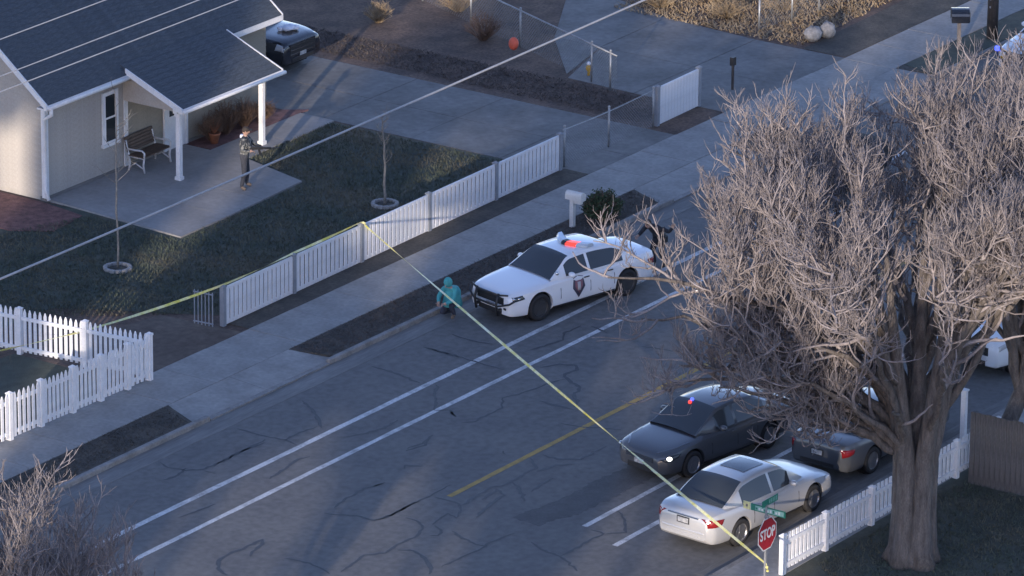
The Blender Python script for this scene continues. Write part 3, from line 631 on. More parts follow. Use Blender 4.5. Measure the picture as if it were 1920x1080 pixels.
def text(s, size, m, par, loc, rot, name='lettering', ext=.002):
    cu = bpy.data.curves.new(name, 'FONT'); cu.body = s; cu.size = size; cu.align_x = 'CENTER'; cu.align_y = 'CENTER'; cu.extrude = ext; cu.offset = size * .025
    t = bpy.data.objects.new('tmp', cu); col.objects.link(t)
    me = bpy.data.meshes.new_from_object(t.evaluated_get(bpy.context.evaluated_depsgraph_get())); bpy.data.objects.remove(t)
    me.materials.clear(); me.materials.append(m)
    o = bpy.data.objects.new(name, me); col.objects.link(o); o.parent = par; o.location = loc; o.rotation_euler = rot; return o
t = text('STOP', .30, M_SIGNW, st, (0, -.039, SZ), (R(90), 0, 0)); t.scale = (.86, 1.15, 1)
MB().box(-.02, .02, -.05, .05, 2.40, 2.46).build('bracket', M_GALV, st)
bl = MB().box(-.006, .006, -.50, .42, 2.50, 2.66).build('street_blade', M_SIGNG, st)            # along Y
MB().box(-.0105, -.0065, -.46, .30, 2.525, 2.635).build('lettering_band', M_SIGNGL, bl)
for k in range(9): MB().box(-.0145, -.011, .24 - k * .075, .285 - k * .075, 2.545, 2.545 + random.choice((.05, .07))).build('letter_stroke', M_SIGNW if k % 3 else M_SIGNG, bl)
MB().box(-.010, .006, .44, .62, 2.50, 2.68).build('end_plate', M_SIGNY, st); MB().box(-.0145, -.0105, .50, .55, 2.56, 2.62).build('end_plate_mark', M_GREYW, st)
bl = MB().box(-.20, .46, -.006, .006, 2.69, 2.85).build('street_blade', M_SIGNG, st)             # along X
for k in range(5): MB().box(.10 + k * .07, .125 + k * .07, -.0105, -.0065, 2.72, 2.82).build('letter_stroke', M_SIGNGL, bl)
mx, my = yd(5.09, 1.53)
mb_ = thing('mailbox', 'white rounded mailbox on a white post at the kerb behind the police car', 'mailbox', (mx, my, .12), R(-90))
MB().box(-.06, .06, -.06, .06, 0, .80).build('post', M_MBOX, mb_); MB().box(-.06, .3, -.05, .05, .70, .80).build('arm', M_MBOX, mb_)
pr = [(-.11, 0), (.11, 0), (.11, .12)] + [(.11 * math.cos(a), .12 + .11 * math.sin(a)) for a in np.linspace(0, math.pi, 9)[1:-1]] + [(-.11, .12)]; n = len(pr)
MB().add([(-.18, y, .80 + z) for y, z in pr] + [(.34, y, .80 + z) for y, z in pr], [tuple(range(n)), tuple(reversed(range(n, 2 * n)))] + [(i, n + i, n + (i + 1) % n, (i + 1) % n) for i in range(n)]).build('box', M_MBOX, mb_)
MB().box(.338, .352, -.115, .115, .79, .97).build('box_door', M_MBOX, mb_); MB().box(.10, .2, .112, .122, .88, 1.0).build('flag', M_STOPR, mb_)
mx, my = yd(25.62, 1.50)
m2 = thing('mailbox', 'large black mailbox on two thin legs beside the utility pole', 'mailbox', (mx, my, .12), R(-55))
for y in (-.16, .16): MB().box(-.04, .04, y - .035, y + .035, 0, .85).build('leg', M_GREYW, m2)
MB().add([(-.25, y * 2.6, .85 + z * 1.7) for y, z in pr] + [(.28, y * 2.6, .85 + z * 1.7) for y, z in pr], [tuple(range(n)), tuple(reversed(range(n, 2 * n)))] + [(i, n + i, n + (i + 1) % n, (i + 1) % n) for i in range(n)]).build('box', M_NAVYP, m2)
MB().box(.28, .30, -.27, .27, .87, 1.18).build('box_door', M_BLACK, m2)
mx, my = yd(27.07, 1.19)
up = thing('utility_pole', 'dark wooden utility pole beside the black mailbox', 'pole', (mx, my, .1))
MB().tube([(0, 0, 0), (0, 0, 6), (0, 0, 12.2)], [.17, .15, .12], 14).build('shaft', M_WOODP, up, smooth=True); MB().beam((0, -1.3, 11.4), (0, 1.3, 11.4), .1, .12).build('crossarm', M_WOODP, up)
for k in range(5): MB().box(-.19, -.15, -.02, .02, 1.0 + k * .25, 1.06 + k * .25).build('step', M_GALV, up)
def wire(y, z, sag, r, label):
    pts = [(x, y, z - sag * (1 - ((x - mid) / half) ** 2)) for x in np.linspace(-75, 27 - .30, 60) for mid, half in ((-24, 51),)]
    return tag(MB().tube(pts, r, 6).build('overhead_cable', M_WIRE, fix=False), label, 'cable')
wire(.62, 6.5, .62, .028, 'lowest thick overhead cable crossing above lawn and porch'); wire(1.15, 12.0, .55, .014, 'highest thin overhead wire crossing the upper left roof corner')
wire(1.0, 11.25, .62, .014, 'middle thin overhead wire crossing above the slate roof'); wire(.2, 11.2, .55, .014, 'third thin overhead wire nearest the porch eave above the roof')

def tape(pts, label, sagn=14):
    Q = []
    for i in range(len(pts) - 1):
        a, b, s = Vector(pts[i][:3]), Vector(pts[i + 1][:3]), pts[i][3]
        for k in range(sagn): t = k / sagn; p = a.lerp(b, t); p.z -= s * 4 * t * (1 - t); Q.append(p)
    Q.append(Vector(pts[-1][:3])); V = []; n = len(Q); ph = 0
    for i, q in enumerate(Q):
        d = (Q[min(i + 1, n - 1)] - Q[max(i - 1, 0)]).normalized(); sd = d.cross(Vector((0, 0, 1))).normalized(); u = sd.cross(d); ph += random.uniform(-.1, .4)
        h = (u * math.cos(ph) + sd * math.sin(ph)) * .033; V += [q + h, q - h, q - h + d.cross(h).normalized() * .003, q + h + d.cross(h).normalized() * .003]
    F = [(4 * i + j, 4 * i + (j + 1) % 4, 4 * i + 4 + (j + 1) % 4, 4 * i + 4 + j) for i in range(n - 1) for j in range(4)]
    return tag(MB().add(V, F).build('police_tape', M_TAPE, fix=False), label, 'tape')
fx = lambda t: (a0[0] + (b0[0] - a0[0]) * t, a0[1] + (b0[1] - a0[1]) * t)
a0, b0 = yd(-6.82, 4.36), yd(8.90, 4.55)
T1 = KZ + 1.12
tape([(-15.3, 6.9, .92, .02), (-11.6, 5.35, 1.0, .05), (*fx(0), T1, .02), (*fx(.196), T1, .015), (*fx(.391), T1 + .01, 0), (fx(.391)[0] + .02, fx(.391)[1] - .09, T1, 0), (fx(.405)[0], fx(.405)[1] - .1, .95, 0)], 'yellow barrier tape tied along the top of the white vinyl fence')
tape([(fx(.391)[0], fx(.391)[1] - .12, T1 - .05, .06), (-15.37, -17.62, KZ + 1.28, 0), (-15.39, -17.68, KZ + 1.1, 0)], 'yellow barrier tape stretched across the road to the stop sign', 40)

# ================================================================== PORCH AND YARD THINGS
bx_, by_ = yd(2.35, 13.95)
be = thing('bench', 'brown slatted garden bench with white cast iron ends on the porch', 'bench', (bx_, by_, .175), R(2))
for s in (-.62, .62):
    f = MB().tube([(s, -.30, 0), (s, -.26, .22), (s, -.29, .42)], .032, 6).tube([(s, .24, 0), (s, .20, .22), (s, .22, .42), (s, .30, .66), (s, .34, .86)], .032, 6).tube([(s, -.29, .42), (s, .22, .42)], .03, 6).tube([(s, -.29, .42), (s, -.30, .58), (s, -.22, .64), (s, .02, .62), (s, .27, .62)], .03, 6).tube([(s, -.26, .12), (s, 0, .24), (s, .2, .12)], .02, 6)
    f.build('end_frame', M_IRON, be, smooth=True)
for k in range(5): MB().box(-.66, .66, -.29 + k * .105, -.20 + k * .105, .435, .465).build('seat_slat', M_BENCHW, be)
for k in range(5):
    y, z = .235 + k * .026, .52 + k * .085
    MB().add([(-.66, y, z), (.66, y, z), (.66, y + .022, z + .072), (-.66, y + .022, z + .072), (-.66, y + .025, z), (.66, y + .025, z), (.66, y + .047, z + .072), (-.66, y + .047, z + .072)], [(0, 1, 2, 3), (7, 6, 5, 4), (0, 4, 5, 1), (1, 5, 6, 2), (2, 6, 7, 3), (3, 7, 4, 0)]).build('back_slat', M_BENCHW, be)
px, py = yd(5.1, 13.75)
pt = thing('flower_pot', 'orange clay pot with dry plant by the porch bed behind the man', 'pot', (px, py, .16))
MB().lathe([(.10, 0), (.16, .26), (.175, .27), (.175, .31), (.14, .31), (.13, .25)], 16).build('pot', M_TERRA, pt, smooth=True)
mb = MB()
for k in range(40):
    a = random.uniform(0, 6.28); l = random.uniform(.2, .4); mb.tube([(0, 0, .25), (math.cos(a) * l * .3, math.sin(a) * l * .3, .25 + l * .6), (math.cos(a) * l * .6, math.sin(a) * l * .6, .25 + l)], [.006, .005, .002], 3)
mb.build('plant', M_TERRA, pt)
def twig_shrub(name, label, loc, rx, ry, h, n, m, cat='shrub', leaf=None, group=None):
    t = thing(name, label, cat, loc, 0, group); mb = MB(); V = []; F = []
    for k in range(n):
        a = random.uniform(0, 6.28); q = math.sqrt(random.random()); tip = Vector((rx * q * math.cos(a), ry * q * math.sin(a), h * (1 - .45 * q * q) * random.uniform(.55, 1.05))); b = Vector((tip.x * .15, tip.y * .15, 0))
        mid = b.lerp(tip, .5) + Vector((random.gauss(0, .05), random.gauss(0, .05), .05)); mb.tube([b, mid, tip], [.012, .008, .003], 3, cap=False)
        for j in range(2):
            e = mid.lerp(tip, random.random()); mb.tube([e, e + Vector((random.gauss(0, .1), random.gauss(0, .1), random.uniform(.03, .16)))], [.006, .002], 3, cap=False)
        if leaf:
            for j in range(leaf):
                c = mid.lerp(tip, random.uniform(.1, 1.05)) + Vector((random.gauss(0, .05), random.gauss(0, .05), random.gauss(0, .05))); u = Vector((random.gauss(0, 1), random.gauss(0, 1), random.gauss(0, 1))).normalized(); v = u.orthogonal().normalized(); s = random.uniform(.03, .055); i = len(V)
                V += [c + u * s, c + v * s * .6, c - u * s, c - v * s * .6]; F.append((i, i + 1, i + 2, i + 3))
    mb.build('stems', M_SHRUBD if leaf else m, t, fix=False)
    if leaf: MB().add(V, F).build('foliage', m, t, fix=False)
    return t
for x, y, rx, h, lb in ((4.95, 13.75, .45, .9, 'dry brown shrub nearest the front door'), (5.7, 13.8, .5, 1.1, 'tall dry brown shrub in the middle of the porch bed'), (6.5, 13.75, .5, .95, 'dry brown shrub right of the far porch post'), (7.35, 13.75, .42, .6, 'low dry brown shrub at the driveway end of the porch bed')):
    twig_shrub('dry_shrub', lb, (x, y, .15), rx, .38, h, 170, M_SHRUBD, group='dry shrubs along the porch wall')
mx, my = yd(6.05, 1.20)
twig_shrub('evergreen_shrub', 'round dark evergreen shrub beside the white mailbox', (mx, my, .11), .62, .5, .85, 420, M_SHRUBG, leaf=12)
for k, (x, y, rx, h) in enumerate([(17.6, 13.2, .8, .9), (19.6, 15.5, .9, 1.0), (21.5, 17.8, 1.0, 1.1), (17.2, 16.8, .6, .7), (23.9, 8.6, .9, .7), (25.6, 7.6, 1.0, .8), (27.6, 6.9, 1.0, .8), (29.5, 6.6, .9, .8), (25.2, 9.8, 1.0, .9), (27.4, 9.0, 1.0, .9), (29.8, 8.4, 1.1, 1.0), (23.6, 10.8, .9, .8)]):
    twig_shrub('dry_bush', ['tan dry bush left of the back yard rail', 'bleached dry bush behind the back yard rail', 'dry bush farthest behind the truck', 'small dry bush in the brown back yard', 'dry straw bush nearest the pale boulder', 'straw bush right of the pale boulder', 'straw bush along the far wire fence', 'straw bush before the black mailbox', 'second row straw bush behind the boulder', 'middle straw bush of the second row', 'straw bush at the end of the second row', 'straw bush beside the far driveway'][k], (x, y, .11), rx, rx * .8, h, 130, M_STRAW if k > 0 else M_SHRUBD, group='dry bushes in the back lots')
def sapling(loc, h, label, br, lean=(0, 0), r0=.035):
    t = thing('young_tree', label, 'tree', (*loc, .125)); k = 9
    P = [Vector((lean[0] * (i / k) ** 1.5 + random.gauss(0, .012), lean[1] * (i / k) ** 1.5 + random.gauss(0, .012), h * i / k)) for i in range(k + 1)]
    MB().tube(P, [r0 * (1 - .7 * i / k) for i in range(k + 1)], 8).build('trunk', M_SAPL, t, smooth=True); mb = MB()
    for j in range(br):
        f = random.uniform(.42, .98); b = P[int(f * k)].lerp(P[min(k, int(f * k) + 1)], f * k % 1); a = random.uniform(0, 6.28); l = random.uniform(.25, .55) * (1.25 - f * .6) * h * .24
        d = Vector((math.cos(a), math.sin(a), .9)); q = [b, b + d * l * .5 + Vector((0, 0, -.02)), b + d * l + Vector((0, 0, .1 * l))]
        mb.tube(q, [.012, .008, .003], 4)
        for s in range(3): e = q[1].lerp(q[2], random.random()); mb.tube([e, e + Vector((random.gauss(0, .09), random.gauss(0, .09), random.uniform(.06, .2)))], [.005, .002], 3)
    mb.build('crown', M_SAPL, t)
    return t
s1, s2 = yd(3.56, 6.70), yd(-4.94, 9.31)
sapling(s1, 2.6, 'bare young tree in a stone ring near the middle of the lawn', 22, (-.05, .05), .045)
sapling(s2, 5.0, 'tall thin bare young tree in a stone ring left of the porch', 12, (0, 0), .032)
def ring(loc, label, n=13):
    t = thing('stone_ring', label, 'edging', (*loc, .12))
    for i in range(n):
        a = 2 * math.pi * i / n; mb = MB().box(-.085, .085, -.055, .055, 0, .10); me = mb.mesh('stone', M_STONE)
        o = place('stone', me, t, (.33 * math.cos(a), .33 * math.sin(a), 0), a + math.pi / 2 + random.uniform(-.15, .15)); o.rotation_euler[0] = random.uniform(-.1, .1); b = o.modifiers.new('b', 'BEVEL'); b.width = .025; b.segments = 2
    MB().lathe([(.28, .0), (.27, .03), (.10, .05), (.01, .06)], 18).build('soil', M_STRIP, t)
ring(s1, 'ring of pale edging stones round the mid lawn tree'); ring(s2, 'ring of pale edging stones round the tall thin tree')
def rock(name, label, loc, s, seed):
    random.seed(seed); o = MB().sphere((0, 0, s[2] * .8), s, 14, 9)
    o.v = [tuple(c * (1 + random.uniform(-.13, .13)) for c in p) for p in o.v]
    return tag(o.build(name, M_STONE, smooth=True, loc=(*loc, .12)), label, 'rock')
rock('boulder', 'pale rounded boulder on the dirt beside the far sidewalk', yd(23.7, 5.42), (.30, .26, .24), 3); rock('boulder', 'darker boulder just right of the pale one by the far sidewalk', yd(24.25, 5.25), (.27, .24, .26), 5)
bx0, by0 = yd(16.4, 10.95)
ob = thing('hanging_ball', 'orange ball hanging on the back yard chain link fence', 'ball', (bx0 - .35, by0 + .1, .88)); MB().sphere((0, 0, 0), (.15, .15, .20), 14, 10).build('ball', M_ORANGE, ob, smooth=True); MB().tube([(0, 0, .19), (0.2, 0, .36)], .012, 5).build('cord', M_GREYW, ob)
gn = thing('lawn_ornament', 'small yellow and orange ornament by the back yard fence', 'ornament', (*yd(16.75, 8.85), .12)); MB().lathe([(.05, 0), (.04, .12), (.08, .2), (.09, .28), (.03, .34)], 10).build('body', M_AMBER, gn, smooth=True); MB().sphere((0, 0, .38), .06, 10, 7).build('head', M_PAPER, gn, smooth=True)
rk = thing('meter_post', 'thin dark post standing beside the far driveway', 'post', (*yd(18.1, 4.7), .12)); MB().box(-.03, .03, -.03, .03, 0, .75).build('shaft', M_WOODP, rk); MB().box(-.08, .08, -.06, .06, .75, 1.0).build('head', M_BLACK, rk)
tn = thing('trash_bin', 'small dark bin behind the last white fence panel', 'bin', (*yd(9.25, 5.3), .13)); MB().lathe([(.10, 0), (.14, .42), (.15, .44)], 12).build('body', M_BLACK, tn, smooth=True); MB().lathe([(.155, .44), (.14, .50), (.02, .53)], 12).build('lid', M_BLACK, tn, smooth=True)
random.seed(11)

# ================================================================== VEHICLES
def boolean_cut(me, cutter):
    a = bpy.data.objects.new('tmp_a', me); b = bpy.data.objects.new('tmp_b', cutter); col.objects.link(a); col.objects.link(b)
    md = a.modifiers.new('cut', 'BOOLEAN'); md.operation = 'DIFFERENCE'; md.object = b; md.solver = 'EXACT'
    dg = bpy.context.evaluated_depsgraph_get(); out = bpy.data.meshes.new_from_object(a.evaluated_get(dg))
    bpy.data.objects.remove(a); bpy.data.objects.remove(b); return out
def auto_smooth(me, ang=32):
    bm = bmesh.new(); bm.from_mesh(me)
    for f in bm.faces: f.smooth = True
    for e in bm.edges:
        if len(e.link_faces) == 2 and e.calc_face_angle(0) > R(ang): e.smooth = False
    bm.to_mesh(me); bm.free()
def make_car(name, label, sp, cat='car', group=None):
    L, W, H = sp['L'], sp['W'], sp['H']; paint = sp['paint']; h2 = L / 2; t = thing(name, label, cat, (0, 0, 0), 0, group)
    zt = pchip(*zip(*sp['top'])); zb = pchip(*zip(*sp['bot'])); hw = pchip(*zip(*sp['hw']))
    base = [(0, 1.0, 0.0), (.45, 1.0, -.006), (.78, 1.0, -.022), (.91, 1.0, -.055), (.962, 1.0, -.115), (.985, .66, 0), (1.0, .50, 0), (.995, .30, 0), (.965, .12, 0), (.90, .02, 0), (.6, .0, 0), (0, 0, 0)]
    sh = sp.get('shoulder', 1.0)
    def section(x):
        a, b, w_ = zt(x), zb(x), hw(x); P = []
        for fy, fz, dz in base: P.append((fy * w_, b + (a - b) * fz + dz * sh * min(1, (a - b) / .6)))
        return P
    NV = 30
    def smooth_section(x):
        P = section(x); s = np.array([0] + list(np.cumsum([math.dist(P[i], P[i + 1]) for i in range(len(P) - 1)]))); fy = pchip(s, [p[0] for p in P]); fz = pchip(s, [p[1] for p in P])
        ref = [0, .1, .2, .28, .34, .38, .42, .45, .48, .51, .54, .57, .60, .63, .66, .69, .72, .745, .77, .80, .84, .88, .94, 1.0]
        return [(fy(q * s[-1]), fz(q * s[-1])) for q in ref]
    xs = sorted(set([round(v, 4) for v in list(np.linspace(-h2 + .35, h2 - .35, 36)) + [sgn * (h2 - d) for sgn in (-1, 1) for d in (0, .015, .04, .075, .115, .165, .22, .28)]]))
    G = [smooth_section(x) for x in xs]; k = len(G[0]); mb = MB(); V = []
    for x, S in zip(xs, G):
        V += [(x, y, z) for y, z in S] + [(x, -y, z) for y, z in S[-2:0:-1]]
    n = 2 * k - 2; F = [(i * n + j, (i + 1) * n + j, (i + 1) * n + (j + 1) % n, i * n + (j + 1) % n) for i in range(len(xs) - 1) for j in range(n)] + [tuple(range(n)), tuple(reversed(range((len(xs) - 1) * n, len(xs) * n)))]
    me = MB().add(V, F).mesh('body', paint)
    wr, wx, ww = sp['wr'], sp['wx'], sp.get('track', W / 2 - .115)
    cut = MB()
    for x in wx:
        for s in (1, -1): cut.lathe([(wr * 1.16, s * (W / 2 - .30)), (wr * 1.16, s * (W / 2 + .3))], 30, (x, 0, wr + .015), 'y')
    me = boolean_cut(me, cut.mesh('cut', paint)); auto_smooth(me)
    body = bpy.data.objects.new('body', me); col.objects.link(body); body.parent = t
    def side_y(x, z):
        S = smooth_section(x); best = 0
        j0 = max(range(len(S)), key=lambda i: S[i][0]); Z = [p[1] for p in S]; Y = [p[0] for p in S]
        zz = Z[3:-2][::-1]; yy = Y[3:-2][::-1]
        return float(np.interp(z, zz, yy))
    def side_patch(nm, poly, m, s, off=.006, par=t, nx=6):
        """polygon in (x,z) laid on the body side, ruled between its top and bottom edges"""
        x0 = min(p[0] for p in poly); x1 = max(p[0] for p in poly); vs = []; N = nx
        E = list(zip(poly, poly[1:] + poly[:1]))
        for i in range(N + 1):
            x = x0 + (x1 - x0) * (.001 + .998 * i / N); zs = []
            for (ax, az), (bx, bz) in E:
                if (ax - x) * (bx - x) <= 0 and ax != bx: zs.append(az + (bz - az) * (x - ax) / (bx - ax))
            lo, hi = min(zs), max(zs)
            for j in range(4): z = lo + (hi - lo) * j / 3; vs.append((x, s * (side_y(x, z) + off), z))
        fs = [(4 * i + j, 4 * i + 4 + j, 4 * i + 5 + j, 4 * i + 1 + j) for i in range(N) for j in range(3)]
        ob = MB().add(vs, fs).build(nm, m, par, smooth=True); sl = ob.modifiers.new('s', 'SOLIDIFY'); sl.thickness = .008; sl.offset = 0; return ob
    # greenhouse
    g = sp['gh']; xw0, xw1, xr1, xr0 = g['xw0'], g['xw1'], g['xr1'], g['xr0']; zb_ = g['belt']; wb = pchip(*zip(*g['wb'])); wroof = g['wroof']
    zr = pchip([xr0, xr0 + (xr1 - xr0) * .5, xr1, (xr1 + xw1) / 2, xw1, xw0 - (xw0 - xw1) * .5, xw0], [g['zr0'], g['zr0'] + (H - .045 - g['zr0']) * .56, H - .045, H, H - .04, g['zw0'] + (H - .04 - g['zw0']) * .54, g['zw0']])
    xb = g['xb']; xsf, xsr = g['xsf'], g['xsr']
    st_ = sorted(set([round(q, 4) for q in list(np.linspace(xr0, xw0, 44)) + [xw1, xr1, xb - .045, xb + .045, xsf, xsr] + ([g['xc'] - .05, g['xc'] + .05] if 'xc' in g else [])]))
    rows = []
    for x in st_:
        z = zr(x); hgt = max(0, (z - zb_) / (H - zb_)); w0 = wb(x); wr_ = w0 + (wroof - w0) * hgt ** .9; zz = max(z, zb_ + .002)
        P = [(w0, zb_ - .05), (w0 - .004, zb_ + .012 * hgt), (w0 + (wr_ - w0) * .45, zb_ + (zz - zb_) * .46), (w0 + (wr_ - w0) * .86, zb_ + (zz - zb_) * .86), (wr_, zz - .03 * hgt), (wr_ * .945, zz + .002), (wr_ * .6, zz + .022), (wr_ * .3, zz + .032), (0, zz + .035)]
        rows.append([(x, y, q) for y, q in P])
    parts = {}
    def put(key, f): parts.setdefault(key, []).append(f)
    for i in range(len(st_) - 1):
        xm = (st_[i] + st_[i + 1]) / 2
        for j in range(8):
            for s in (1, -1):
                f = [rows[i][j], rows[i + 1][j], rows[i + 1][j + 1], rows[i][j + 1]]; f = [(a, s * b, c) for a, b, c in f]
                key = 'roof'
                if j >= 5:
                    if xm > xw1 + .02: key = 'windshield'
                    elif xm < xr1 - .02: key = 'rear_window'
                elif j in (1, 2) and xsr < xm < xsf and abs(xm - xb) > .045 and not ('xc' in g and abs(xm - g['xc']) < .05): key = ('window', s, 0 if xm > xb else (1 if 'xc' not in g or xm > g['xc'] else 2))
                put(key, f)
    for key, fs in parts.items():
        mbp = MB()
        for f in fs: mbp.add(f, [(0, 1, 2, 3)])
        nm = key if isinstance(key, str) else 'window'
        me_ = mbp.mesh(nm, paint if nm == 'roof' else M_CARGLASS, fix=False)
        bm = bmesh.new(); bm.from_mesh(me_); bmesh.ops.remove_doubles(bm, verts=bm.verts, dist=.0005); bmesh.ops.dissolve_degenerate(bm, edges=bm.edges, dist=.0004); bmesh.ops.recalc_face_normals(bm, faces=bm.faces)
        c = sum((f.calc_center_median().z * f.normal.z + f.calc_center_median().y * f.normal.y * .5 for f in bm.faces))
        if nm in ('windshield', 'rear_window', 'roof') and sum(f.normal.z for f in bm.faces) < 0: bmesh.ops.reverse_faces(bm, faces=bm.faces)
        bm.to_mesh(me_); bm.free(); auto_smooth(me_, 40)
        o = bpy.data.objects.new(nm, me_); col.objects.link(o); o.parent = t
    # wheels
    rw = sp.get('rim', M_RIM); sn = sp.get('spokes', 5)
    ty = MB().lathe([(wr * .66, -.095), (wr * .90, -.105), (wr * .985, -.085), (wr, -.05), (wr, .05), (wr * .985, .085), (wr * .90, .105), (wr * .66, .095), (wr * .62, .06), (wr * .62, -.06)], 28, axis='y').mesh('tyre', M_RUB, True)
    rb = MB().lathe([(wr * .10, .02), (wr * .60, .02), (wr * .64, .045), (wr * .665, .092), (wr * .665, -.06), (wr * .10, -.06)], 28, axis='y')
    rb.mi = [1] * len(rb.mi); rb.lathe([(.012, .075), (.055, .075), (.07, .05), (.07, .02)], 16, axis='y', mi=0); rb.lathe([(wr * .615, .07), (wr * .66, .098), (wr * .67, .085), (wr * .63, .05)], 28, axis='y', mi=0)
    for q in range(sn):
        a = 2 * math.pi * q / sn + .3; d = Vector((math.cos(a), 0, math.sin(a))); p = Vector((-math.sin(a), 0, math.cos(a)))
        w1, w2 = .042, .03
        rb.add([d * .05 + p * w1 + Vector((0, .07, 0)), d * .05 - p * w1 + Vector((0, .07, 0)), d * wr * .64 - p * w2 + Vector((0, .085, 0)), d * wr * .64 + p * w2 + Vector((0, .085, 0)), d * .05 + p * w1 + Vector((0, .03, 0)), d * .05 - p * w1 + Vector((0, .03, 0)), d * wr * .64 - p * w2 + Vector((0, .04, 0)), d * wr * .64 + p * w2 + Vector((0, .04, 0))],
               [(0, 1, 2, 3), (0, 4, 5, 1), (1, 5, 6, 2), (2, 6, 7, 3), (3, 7, 4, 0)], 0)
    rbm = rb.mesh('rim', [rw, M_BLACK])
    liner = MB().lathe([(.02, 0), (wr * 1.145, 0), (wr * 1.15, .19)], 26, axis='y'); liner.f = liner.f[:-1]; liner.mi = liner.mi[:-1]; lme = liner.mesh('wheel_well', M_RUB)
    for x in wx:
        for s in (1, -1):
            wt = place('wheel', ty, t, (x, s * ww, wr), 0 if s > 0 else math.pi); place('rim', rbm, wt)
            place('wheel_well', lme, t, (x, s * (W / 2 - .295), wr + .015), 0 if s > 0 else math.pi)
    # seams, handles, mirrors, sills
    for s in (1, -1):
        for x in sp['seams']: side_patch('door_seam', [(x - .007, zb(x) + .06), (x + .007, zb(x) + .06), (x + .007, zb_ - .03), (x - .007, zb_ - .03)], M_BLACK, s, .0035, body, 1)
        for x in sp['handles']: y = side_y(x, zb_ - .13); MB().box(x - .09, x + .09, min(s * y, s * (y + .03)), max(s * y, s * (y + .03)), zb_ - .145, zb_ - .115).build('door_handle', sp.get('handle_m', paint), t, bevel=.008)
        mxx = xsf - .08; y = wb(mxx)
        MB().sphere((mxx, s * (y + .13), zb_ + .07), (.075, .12, .075), 10, 7).build('mirror', sp.get('mirror_m', paint), t, smooth=True)
        side_patch('sill', [(wx[1] + wr * 1.2, zb(0) + .02), (wx[0] - wr * 1.2, zb(0) + .02), (wx[0] - wr * 1.2, zb(0) + .09), (wx[1] + wr * 1.2, zb(0) + .09)], M_BLACK, s, .004, body)
        if 'head' in sp: side_patch('headlight', sp['head'], sp.get('head_m', [M_LAMP, M_LAMP])[0 if s > 0 else 1], s, .007)
        if 'tail' in sp: side_patch('tail_light', sp['tail'], M_TAIL, s, .007)
    MB().box(-h2 + .4, h2 - .4, -W / 2 + .25, W / 2 - .25, .16, .30).build('underbody', M_RUB, t)
    zf = sp['front']; xf = h2 + .004; wf_ = hw(h2)
    MB().box(xf - .02, xf + .006, -wf_ * .72, wf_ * .72, zf[0], zf[1]).build('grille', M_BLACK, t, bevel=.01)
    for q in range(3): z = zf[0] + (zf[1] - zf[0]) * (q + .5) / 3; MB().box(xf + .007, xf + .014, -wf_ * .70, wf_ * .70, z - .010, z + .010).build('grille_bar', sp.get('grille_m', M_CHROME), t)
    MB().box(xf - .02, xf + .008, -wf_ * .62, wf_ * .62, zf[2], zf[3]).build('bumper_intake', M_BLACK, t, bevel=.01)
    pz = sp.get('plate_f', (zf[1] + zf[3]) / 2 * .98)
    MB().box(xf + .008, xf + .02, -.15, .15, zf[3] + .02, zf[3] + .13).build('licence_plate', M_PLATE, t)
    xr = -h2 - .004; zp = sp['rear']
    MB().box(xr - .012, xr + .01, -.155, .155, zp[0], zp[1]).build('licence_plate', M_PLATE, t); MB().box(xr - .008, xr + .012, -.18, .18, zp[0] - .022, zp[1] + .022).build('plate_recess', M_BLACK, t)
    MB().box(xr - .01, xr + .02, -hw(-h2) * .7, hw(-h2) * .7, zb(-h2) + .02, zb(-h2) + .10).build('bumper_lower', sp.get('recess', M_BLACK), t)
    return t, dict(side=side_patch, side_y=side_y, zt=zt, hw=hw, h2=h2, zr=zr, body=body)

def hwprof(L, W, f, r): h = L / 2; return [(-h, W / 2 * r), (-h + .05, W / 2 * (r + .06)), (-h + .18, W / 2 * .915), (-h + .5, W / 2 * .965), (-h + 1.0, W / 2 * .992), (0, W / 2), (h - 1.0, W / 2 * .99), (h - .5, W / 2 * .955), (h - .18, W / 2 * .88), (h - .05, W / 2 * (f + .06)), (h, W / 2 * f)]
def sedan_spec(L, W, H, paint, **k):
    h = L / 2
    sp = dict(L=L, W=W, H=H, paint=paint, top=[(-h, .82), (-h + .03, .93), (-h + .10, .99), (-h + .5, 1.025), (-h + 1.1, 1.01), (-.2, .965), (h - 1.5, .965), (h - 1.0, .915), (h - .45, .835), (h - .18, .765), (h - .05, .70), (h, .63)],
              bot=[(-h, .36), (-h + .1, .27), (-h + .5, .22), (0, .20), (h - .5, .20), (h - .1, .22), (h, .27)], hw=hwprof(L, W, .66, .74), wr=.335, wx=(h - .95, -h + 1.10),
              gh=dict(xw0=h - 1.42, xw1=h - 2.20, xr1=-h + 1.55, xr0=-h + .72, belt=.955, zw0=.955, zr0=1.0, wb=[(-h + .6, W / 2 * .78), (-h + 1.3, W / 2 * .905), (0, W / 2 * .925), (h - 2.0, W / 2 * .91), (h - 1.42, W / 2 * .80)], wroof=W / 2 * .63, xb=-.12, xsf=h - 1.86, xsr=-h + 1.22),
              seams=[h - 1.62, -.12, -h + 1.58], handles=[.02, -h + 1.72], front=(.50, .64, .24, .38), rear=(.62, .74),
              head=[(h - .52, .66), (h - .04, .54), (h - .03, .62), (h - .30, .72), (h - .55, .73)], tail=[(-h + .02, .66), (-h + .34, .74), (-h + .36, .84), (-h + .02, .86)])
    sp.update(k); return sp
